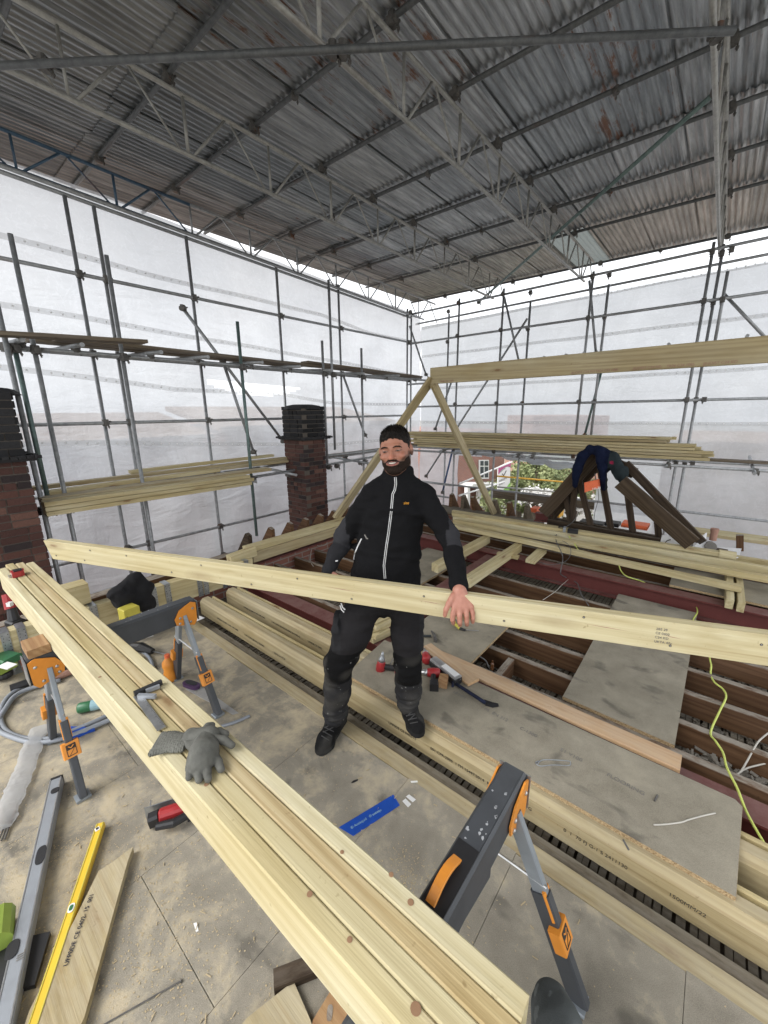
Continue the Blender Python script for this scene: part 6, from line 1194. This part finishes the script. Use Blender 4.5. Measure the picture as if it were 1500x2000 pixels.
tag(obj('paper_sheet', MB().prism(flat([(262, 1247), (292, 1234), (300, 1242), (268, 1252)], .001), (0, 0, .001)), 'paper'), 'white paper sheet on the floor under the far trestle beam', 'paper'); tag(obj('paper_sheet', MB().prism([on(x, y, 2, .07) for x, y in ((368, 1202), (378, 1198), (400, 1207), (372, 1218))], (0, 0, .001)), 'paper'), 'white paper sheet at the head of the far trestle by the round joist', 'paper')
t = toolthing('purple handled hand saw lying on the floor under the far trestle', on(375, 1340), [('handle', oval(on(374, 1340, 2, .01), V(1, .3, 0).normalized(), V(-.3, 1, 0).normalized(), .07, .03, .02), 'purple'), ('grip', oval(on(374, 1336, 2, .02), V(1, .3, 0).normalized(), V(-.3, 1, 0).normalized(), .05, .018, .013), 'black_plastic'), ('blade', MB().prism(flat([(362, 1346), (395, 1342), (466, 1393), (455, 1396), (390, 1362)], .004), (0, 0, .003)), 'film_clear')], 'hand saw', 'hand_saw')
t = toolthing('lime green and black kit box at the left edge beyond the packer', on(10, 1290), [('case', MB().box(on(2, 1300, 2, .10), (.14, .12, .06), .4, ch=.01), 'lime'), ('lid', MB().box(on(8, 1285, 2, .16), (.18, .12, .05), .4, ch=.01), 'green_paint'), ('label', MB().box(on(14, 1300, 2, .17), (.10, .06, .005), .4), 'white'), ('wheel', MB().lathe(on(8, 1322, 2, .02), [(.05, 0), (.055, .02), (.05, .04)], 14), 'black_plastic')], 'tool box', 'tool_box')
tag(obj('instruction_card', MB().prism([dep(22, 1285, 3.0), dep(34, 1279, 3.0), dep(45, 1312, 2.95), dep(28, 1325, 2.9)], (.002, -.003, 0)), 'strap'), 'bent grey card standing beside the kit box', 'card')
# yellow pack and black bag in front of the trimmer beam
t = thing('glue_box', 'bright yellow box with black print between the black bag and the trestle beam', 'box', on(250, 1205, 0, -3.55)); c = on(248, 1203, 0, -3.52); obj('carton', MB().box(c+V(0, .02, .0), (.10, .12, .15), .15, ch=.006), 'yellow_bright', t); text('print', ':: o o ::', .035, c+V(.058, -.075, -.045), V(0, 1, 0), V(0, 0, 1), 'ink', t); text('print', '* -- *', .03, c+V(.058, -.07, .0), V(0, 1, 0), V(0, 0, 1), 'ink', t)
def bagf(P):
    A_ = [on(x, y, 0, -3.66) for x, y in ((222, 1158), (262, 1130), (280, 1150), (288, 1180), (240, 1165))]; d = chain(P, [A_[0], A_[1], A_[2], A_[3]], [.03, .05, .06, .05], .05); d = smin(d, chain(P, [A_[0], A_[4], A_[3]], [.03, .075, .05], .05), .06); return d+.035*vn(P*np.array((1, 1, .8), dtype=np.float32), 13)+.014*vn(P, 30)
o = sdf_obj('bag', bagf, sA(on(250, 1155, 0, -3.66))-.33, sA(on(250, 1155, 0, -3.66))+.33, .008, 'cloth_black'); tag(o, 'black cloth bag slumped over the trimmer beam', 'bag')
rr = random.Random(8)
for i in range(14):
    c = on(rr.uniform(185, 235), rr.uniform(1195, 1222), 2, .01+.01*(i % 4)); a = rr.uniform(0, 3); d_ = V(math.cos(a), math.sin(a), rr.uniform(-.1, .2))*rr.uniform(.04, .09)
    tag(board('wood_scrap', c-d_, c+d_, rr.uniform(.02, .05), .012, rr.choice(['brown_block', 'pine_dirty', 'old_grey'])), f'small wood scrap in the heap beside the yellow box, piece {ORD[i]} up', 'wood scrap', 'wood scraps beside the yellow box')
tag(obj('leveller', MB().tube([on(-10, 1850, 2, .05), on(-4, 1790, 2, .05)], .05, 12), 'lime'), 'lime green round edge of a tool at the left border', 'power tool')
tag(obj('tool_case', MB().prism(flat([(60, 1835), (100, 1826), (70, 1930), (-40, 1960), (-40, 1850)], .002), (0, 0, .018)), 'black_plastic'), 'black case lying under the long silver level', 'case')
# things on the long chipboard sheet
ZC1 = .124
def c1(x, y, z=0): return on(x, y, 2, ZC1+z)
# crowbar
t = thing('crowbar', 'black crowbar lying on the long chipboard sheet beside the blade box', 'crowbar', c1(930, 1360)); obj('bar', MB().tube([c1(888, 1334, .012), c1(905, 1345, .014), c1(930, 1361, .014), c1(948, 1373, .012)], .011, 8), 'cloth_navy', t, smooth=True); obj('claw', MB().prism([c1(946, 1368, .004), c1(960, 1373, .006), c1(973, 1376, .012), c1(974, 1380, .012), c1(962, 1382, .006), c1(948, 1378, .004)], (0, 0, .008)), 'cloth_black', t); obj('hook', MB().tube([c1(888, 1334, .012), c1(884, 1328, .02), c1(884, 1340, .03)], .009, 8), 'cloth_navy', t)
# blade box
a, b = c1(846, 1288, .045), c1(895, 1326, .045); t = thing('blade_box', 'long clear topped black box of blades on the long chipboard sheet', 'box', c1(870, 1310)); obj('tray', MB().beam(a-V(0, 0, .02), b-V(0, 0, .02), .066, .045, ch=.004), 'black_plastic', t); obj('lid', MB().beam(a, b, .058, .035, ch=.004), 'film_clear', t); obj('label', MB().beam(a.lerp(b, .42)+V(0, 0, .0185), a.lerp(b, .96)+V(0, 0, .0185), .044, .001), 'sky_label' if False else 'paper', t)
def drill(c, ang, lab, up=False, s=1.0, chuckup=False):
    t = thing('impact_driver', lab, 'power tool', c); d_ = V(math.cos(ang), math.sin(ang), 0); n_ = V(-d_.y, d_.x, 0)
    if chuckup: ax = (V(.12, .05, 1)).normalized(); b0 = c+V(0, 0, .03)
    else: ax = d_; b0 = c+V(0, 0, .032)
    obj('motor_body', MB().lathe(b0-ax*.045*s, [(.022, 0), (.031, .006), (.032, .05), (.026, .08), (.024, .085)], 14, ax), 'red', t, smooth=True); obj('nose', MB().lathe(b0+ax*.04*s, [(.024, 0), (.022, .02), (.014, .035), (.010, .05), (.007, .07)], 12, ax), 'bright' if not chuckup else 'strap', t, smooth=True)
    g = n_ if not chuckup else d_; obj('handle', MB().beam(b0, b0+g*.11-V(0, 0, .012), .034, .036, ch=.010), 'black_plastic', t); obj('battery', MB().beam(b0+g*.10-V(0, 0, .004), b0+g*.145-V(0, 0, .008), .055, .062, ch=.008), 'red' if chuckup else 'black_plastic', t); return t
drill(c1(744, 1308), math.radians(30), 'red and black impact driver with its shiny bit pointing up, left of the man\'s leg', chuckup=True)
drill(c1(846, 1322), math.radians(215), 'red cordless drill with a grey chuck lying beside the brown block right of the man'); drill(c1(832, 1292), math.radians(130), 'red and black cordless tool half hidden behind the man\'s right shin')
tag(obj('wood_block', MB().box(c1(866, 1330, .03), (.055, .075, .06), .4, ch=.003), 'brown_block'), 'small square brown wood block between the red drill and the blade box', 'block')
# hammer and knife on the next sheet
Z3 = .069
t = thing('claw_hammer', 'claw hammer lying on the chipboard sheet right of the man\'s knee', 'hammer', on(845, 1240, 2, Z3)); obj('handle', MB().tube([on(800, 1242, 2, Z3+.012), on(842, 1242, 2, Z3+.014)], .009, 8), 'cloth_grey', t); obj('head', MB().tube([on(843, 1233, 2, Z3+.02), on(848, 1240, 2, Z3+.02), on(851, 1252, 2, Z3+.018)], [.008, .013, .015], 8), 'coupler', t)
t = thing('insulation_knife', 'yellow handled saw knife with a thin blade on the chipboard sheet below the hand', 'knife', on(895, 1225, 2, Z3)); obj('handle', MB().tube([on(884, 1208, 2, Z3+.012), on(890, 1220, 2, Z3+.014), on(898, 1228, 2, Z3+.012)], [.011, .014, .012], 8), 'yellow_bright', t, smooth=True); obj('grip', MB().tube([on(897, 1227, 2, Z3+.012), on(909, 1231, 2, Z3+.010)], [.012, .010], 8), 'black_plastic', t); obj('blade', MB().beam(on(908, 1230, 2, Z3+.006), on(935, 1232, 2, Z3+.004), .008, .001), 'bright', t)
tag(obj('steel_pin', MB().tube([c1(762, 1298, .01), c1(774, 1276, .02)], .003, 6), 'bright'), 'thin steel pin leaning beside the impact driver', 'pin')
hose('wire_scrap', [(1277, 1611), (1300, 1610), (1330, 1606), (1345, 1601), (1370, 1594), (1397, 1588)], .0032, 'cable_white', 'white wire scrap lying on the long chipboard sheet', ZC1+.004, 'wire'); tag(obj('bolt', MB().tube([c1(1278, 1564, .005), c1(1284, 1553, .005)], .004, 8), 'coupler'), 'small dark bolt lying on the long chipboard sheet', 'bolt')
hose('wire_loop', [(1052, 1486), (1046, 1490), (1056, 1496), (1080, 1494), (1110, 1495), (1114, 1490), (1108, 1486), (1062, 1484), (1050, 1492)], .0022, 'strap', 'thin bent wire loop on the long chipboard sheet above the near trestle', ZC1+.003, 'wire')
tag(obj('pencil_stub', MB().tube([on(1217, 1640, 1, 1.56), on(1228, 1660, 1, 1.554)], .004, 6), 'coupler'), 'dark pencil stub lying on the round edged joist', 'pencil'); tag(obj('glass_vial', MB().lathe(on(961, 1308, 2, .0), [(.010, 0), (.012, .01), (.012, .05), (.006, .06), (.006, .075)], 10), 'brown_glass'), 'small brown glass bottle standing among the old joists', 'bottle')
# cables
hose('cable', [on(1111, 1047, 2, .33), on(1122, 1062, 2, .29), on(1135, 1077, 2, .28), on(1180, 1086, 2, .28), on(1205, 1098, 2, .24), on(1213, 1115, 2, .16), on(1225, 1126, 2, .14), on(1255, 1136, 2, .10), on(1275, 1150, 2, .02), on(1290, 1163, 2, .03), on(1335, 1172, 2, .03), on(1357, 1182, 2, .03), on(1362, 1196, 2, .03), on(1354, 1212, 2, .02), on(1372, 1225, 2, .0)], .0055, 'cable_yellow', 'yellow green cable snaking over the timbers and far red beam', cat='cable')
hose('cable', [on(x, y, 2, z) for x, y, z in ((1376, 1225, .0), (1386, 1285, .0), (1389, 1300, .0), (1388, 1318, -.02), (1396, 1333, .0), (1412, 1346, .0), (1418, 1362, .0), (1405, 1390, .0), (1388, 1430, -.01), (1398, 1448, .0), (1412, 1470, .0), (1420, 1500, .02), (1440, 1540, .03), (1460, 1590, .03), (1500, 1660, .02))], .0058, 'cable_yellow', 'yellow green cable snaking across the old joists at the right edge', cat='cable')
hose('cable', [on(x, y, 2, z) for x, y, z in ((1131, 1000, .5), (1118, 1020, .36), (1090, 1040, .31), (1086, 1055, .3), (1097, 1080, .29), (1099, 1095, .2), (1095, 1115, .14), (1097, 1123, .06), (1113, 1131, .0), (1128, 1140, .0), (1135, 1160, .0), (1150, 1183, -.02))], .005, 'cable_grey', 'dark grey cable trailing from the green sander over the far red beam', cat='cable')
hose('cable', [on(x, y, 2, z) for x, y, z in ((1090, 1052, .3), (1108, 1062, .3), (1115, 1078, .29), (1105, 1096, .15), (1075, 1103, .13), (1050, 1096, .14))], .0035, 'cable_grey', 'thin dark cable looping over the red beam beside the bolt', cat='cable'); hose('cable', [on(x, y, 2, 0.0) for x, y in ((1112, 1130), (1095, 1145), (1085, 1155), (1060, 1172))], .003, 'cable_white', 'pale thin cable on the joists behind the plank', cat='cable')
hose('cable', [on(x, y, 2, z) for x, y, z in ((1500, 1432, .0), (1480, 1450, .0), (1460, 1485, -.04), (1448, 1505, -.08), (1440, 1512, -.08), (1460, 1500, -.08), (1500, 1490, -.05))], .0045, 'cable_white', 'pale cable looping above the rubble at the right edge', cat='cable'); hose('cable', [on(x, y, 2, z) for x, y, z in ((608, 1058, .02), (622, 1066, .03), (636, 1064, .03), (638, 1058, .03), (625, 1056, .03), (612, 1062, .02), (608, 1075, .0), (606, 1095, -.02), (612, 1106, .0))], .004, 'cable_white', 'pale loose cable looped on the joists left of the man', cat='cable'); hose('cable', [on(x, y, 2, z) for x, y, z in ((965, 1245, .0), (950, 1262, -.02), (938, 1272, .0), (934, 1280, .01), (948, 1290, -.02), (955, 1305, -.05))], .006, 'cable_grey', 'grey cable dropping beside the hammer sheet into the joists', cat='cable')
hose('flexible_pipe', [on(x, y, 2, z) for x, y, z in ((500, 1105, -.05), (502, 1090, .05), (508, 1078, .12), (516, 1074, .15))], .012, 'grey_hose', 'grey pipe bending up beside the left red beam end', cat='pipe')
# sander, boxes and clutter at the back
p_ = on(1118, 1046, 2, .30); toolthing('black and lime green power tool on the long pale timbers', p_, [('body', MB().box(p_+V(.0, 0, .05), (.12, .09, .07), .2, ch=.015), 'black_plastic'), ('base', MB().box(p_+V(0, -.01, .015), (.13, .10, .03), .2, ch=.01), 'lime'), ('guard', MB().box(p_+V(-.10, 0, .045), (.03, .09, .10), .2, ch=.01), 'silver_paint'), ('handle', MB().tube([p_+V(-.17, 0, .0), p_+V(-.17, 0, .09), p_+V(-.11, 0, .09)], .008, 6), 'black_plastic')])
def box_at(px0, py0, px1, py1, y, dy, m, lab, cat, name, ch=.01): 
    a_, b_ = on(px0, py0, 1, y), on(px1, py1, 1, y); return tag(obj(name, MB().beam(V(a_.x, y, (a_.z+b_.z)/2), V(b_.x, y, (a_.z+b_.z)/2), dy, abs(a_.z-b_.z), ch=ch), m), lab, cat)
box_at(1217, 1018, 1266, 1033, 6.1, .3, 'case_orange', 'orange plastic tool case behind the dark hip frame', 'tool case', 'tool_case', .04); box_at(1083, 993, 1096, 1009, 6.5, .25, 'bucket_yellow', 'yellow bucket behind the foot of the dark hip frame', 'bucket', 'bucket', .03); box_at(1040, 990, 1052, 1000, 6.5, .2, 'case_orange', 'small red orange box behind the far wall plate', 'box', 'box'); box_at(1135, 1015, 1180, 1026, 6.2, .2, 'black_plastic', 'black case with silver latch behind the dark hip frame', 'case', 'tool_case'); box_at(1184, 1017, 1210, 1028, 6.2, .2, 'black_plastic', 'smaller black case next to the orange tool case', 'case', 'tool_case')
RD = thing('site_radio', 'orange box hanging in the dark hip frame on a black cord', 'radio', on(1155, 950, 1, 5.5)); a_ = [on(x, y, 1, 5.30) for x, y in ((1141, 943), (1167, 937), (1169, 953), (1142, 962))]; obj('case', MB().prism(a_, (0, .09, 0)), 'case_orange', RD); obj('cord', MB().tube([on(1168, 955, 1, 5.5), on(1169, 975, 1, 5.52), on(1162, 1000, 1, 5.6), on(1160, 1015, 1, 5.62)], .004, 6), 'cable_grey', RD); obj('strap', MB().tube([on(1162, 925, 1, 5.52), on(1164, 940, 1, 5.52)], .006, 6), 'cable_grey', RD); text('lettering', 'HILTI', .04, a_[0].lerp(a_[3], .75)+V(.09, -.003, .01), a_[1]-a_[0], a_[0]-a_[3], 'white', RD)
t = thing('cardboard_box', 'opened white cardboard carton with black arrow marks behind the long timbers', 'carton', on(1340, 1065, 1, 5.5)); obj('flap', MB().prism([on(x, y, 1, 5.5) for x, y in ((1293, 1045), (1355, 1057), (1352, 1072), (1289, 1062))], (0, .004, 0)), 'paper', t); obj('side', MB().prism([on(1355, 1057, 1, 5.5), on(1380, 1040, 1, 5.6), on(1376, 1072, 1, 5.45), on(1352, 1072, 1, 5.4)], (.004, .004, 0)), 'paper', t); obj('arrow', MB().tube([on(1299, 1060, 1, 5.49), on(1303, 1056, 1, 5.49), on(1310, 1054, 1, 5.49)], .005, 5), 'ink', t); text('print', 'Silo', .06, on(1366, 1064, 1, 5.38), V(.4, .25, .35), V(0, 0, 1), 'ink', t)
tag(obj('insulation_roll', MB().tube([on(1388, 1068, 1, 5.45), on(1386, 1066, 1, 5.75)], .055, 14), 'trace_grey'), 'grey roll standing beside the white carton', 'roll'); tag(obj('chimney_pipe', MB().lathe(on(1392, 1055, 1, 5.8), [(.035, 0), (.035, .10), (.04, .10), (.04, .14)], 12), 'render_brown'), 'small upright brown pipe with a silver collar by the carton', 'pipe'); tag(board('post', on(1445, 1075, 1, 6.4), on(1445, 1045, 1, 6.4), .07, .07, 'old_joist', up=V(1, 0, 0)), 'short upright brown post at the far right', 'post')
tag(obj('wool_pad', MB().box(on(1420, 1085, 1, 5.35), (.14, .09, .10), .1, ch=.03), 'pine_pale'), 'pale fluffy block of insulation on the timbers at the far right', 'insulation'); tag(obj('foil_sheet', MB().prism([on(x, y, 2, .30) for x, y in ((1400, 1070), (1448, 1073), (1442, 1090), (1422, 1092))], (0, 0, .01)), 'paper'), 'white printed packaging sheet at the far right of the timbers', 'packaging')
# jacket thrown over the hip frame
def coat(P):
    def q(x, y, dz=0.0): return on(x, y, 1, 5.5+dz)
    d = chain(P, [q(1124, 948, .0), q(1128, 915), q(1138, 890), q(1152, 879), q(1172, 880), q(1182, 895), q(1184, 915)], [.03, .055, .06, .055, .06, .06, .05], .03); d = smin(d, chain(P, [q(1178, 886, .05), q(1196, 898, .0), q(1211, 922, -.05), q(1219, 942, -.05)], [.07, .085, .075, .04], .03), .03)
    d = smin(d, chain(P, [q(1174, 890, -.03), q(1177, 915, -.04), q(1180, 938, -.03), q(1181, 954, -.03)], [.055, .055, .045, .03], .03), .03); return d+.030*vn(P*np.array((1.3, 1, .6), dtype=np.float32), 15)+.010*vn(P, 34)
def coat_col(P):
    c = np.tile(np.array((.008, .012, .032), dtype=np.float32), (len(P), 1)); e = on(1200, 905, 1, 5.5); m = P[:, 0] > on(1190, 905, 1, 5.5).x; c[m] = (.022, .03, .033); r_ = np.sqrt(((P-sA(on(1196, 903, 1, 5.45)))**2)[:, [0, 2]].sum(1)); c[r_ < .022] = (.22, .02, .05); return c
o = sdf_obj('coat', coat, sA(on(1165, 910, 1, 5.5))-.55, sA(on(1165, 910, 1, 5.5))+.55, .0085, 'fabric', None, coat_col); tag(o, 'dark blue coat thrown over the peak of the old hip frame', 'coat')
# sawdust and shavings
rr = random.Random(21); mb = MB()
for _ in range(5200):
    if rr.random() < .75: x = rr.gauss(-1.9, .75); y = rr.gauss(.25, .45)
    else: x = rr.uniform(-3.2, 1.0); y = rr.uniform(-.3, 1.34)
    if y > 1.34 or x < -3.6 or x > 1.1 or y < -.9: continue
    s = rr.uniform(.0008, .003); a = rr.uniform(0, 6.28); u = V(math.cos(a), math.sin(a), rr.uniform(-.2, .2))*s; v_ = V(-math.sin(a), math.cos(a), .1)*s*rr.uniform(.3, .8); c = V(x, y, .0012+rr.random()*.001); mb.add([c-u-v_, c+u-v_, c+u+v_, c-u+v_], [(0, 1, 2, 3)])
for cx_, cy_, n_, s0 in ((-.52, .80, 900, .10), (-.72, 1.0, 350, .09), (-1.9, .15, 900, .22), (-1.3, .25, 900, .2), (-2.3, .0, 600, .25)):
    for _ in range(n_):
        x = rr.gauss(cx_, s0); y = rr.gauss(cy_, s0*.7); s = rr.uniform(.001, .0032); a = rr.uniform(0, 6.28); u = V(math.cos(a), math.sin(a), rr.uniform(-.3, .3))*s; v_ = V(-math.sin(a), math.cos(a), .1)*s*rr.uniform(.3, .8); c = V(x, y, .0012+rr.random()*.0015)
        if y < 1.33: mb.add([c-u-v_, c+u-v_, c+u+v_, c-u+v_], [(0, 1, 2, 3)])
for _ in range(260):
    x = rr.gauss(-1.4, .9); y = rr.uniform(-.3, 1.33); s = rr.uniform(.003, .009); a = rr.uniform(0, 6.28)
    if -3.5 < x < 1.0: u = V(math.cos(a), math.sin(a), 0)*s*rr.uniform(.8, 1.8); c = V(x, y, .0035); mb.beam(c-u, c+u, s*rr.uniform(.2, .5), .002)
tag(obj('sawdust', mb, 'sawdust_col', keep=True), 'wood shavings and sawdust scattered over the floor', 'sawdust', kind='stuff')
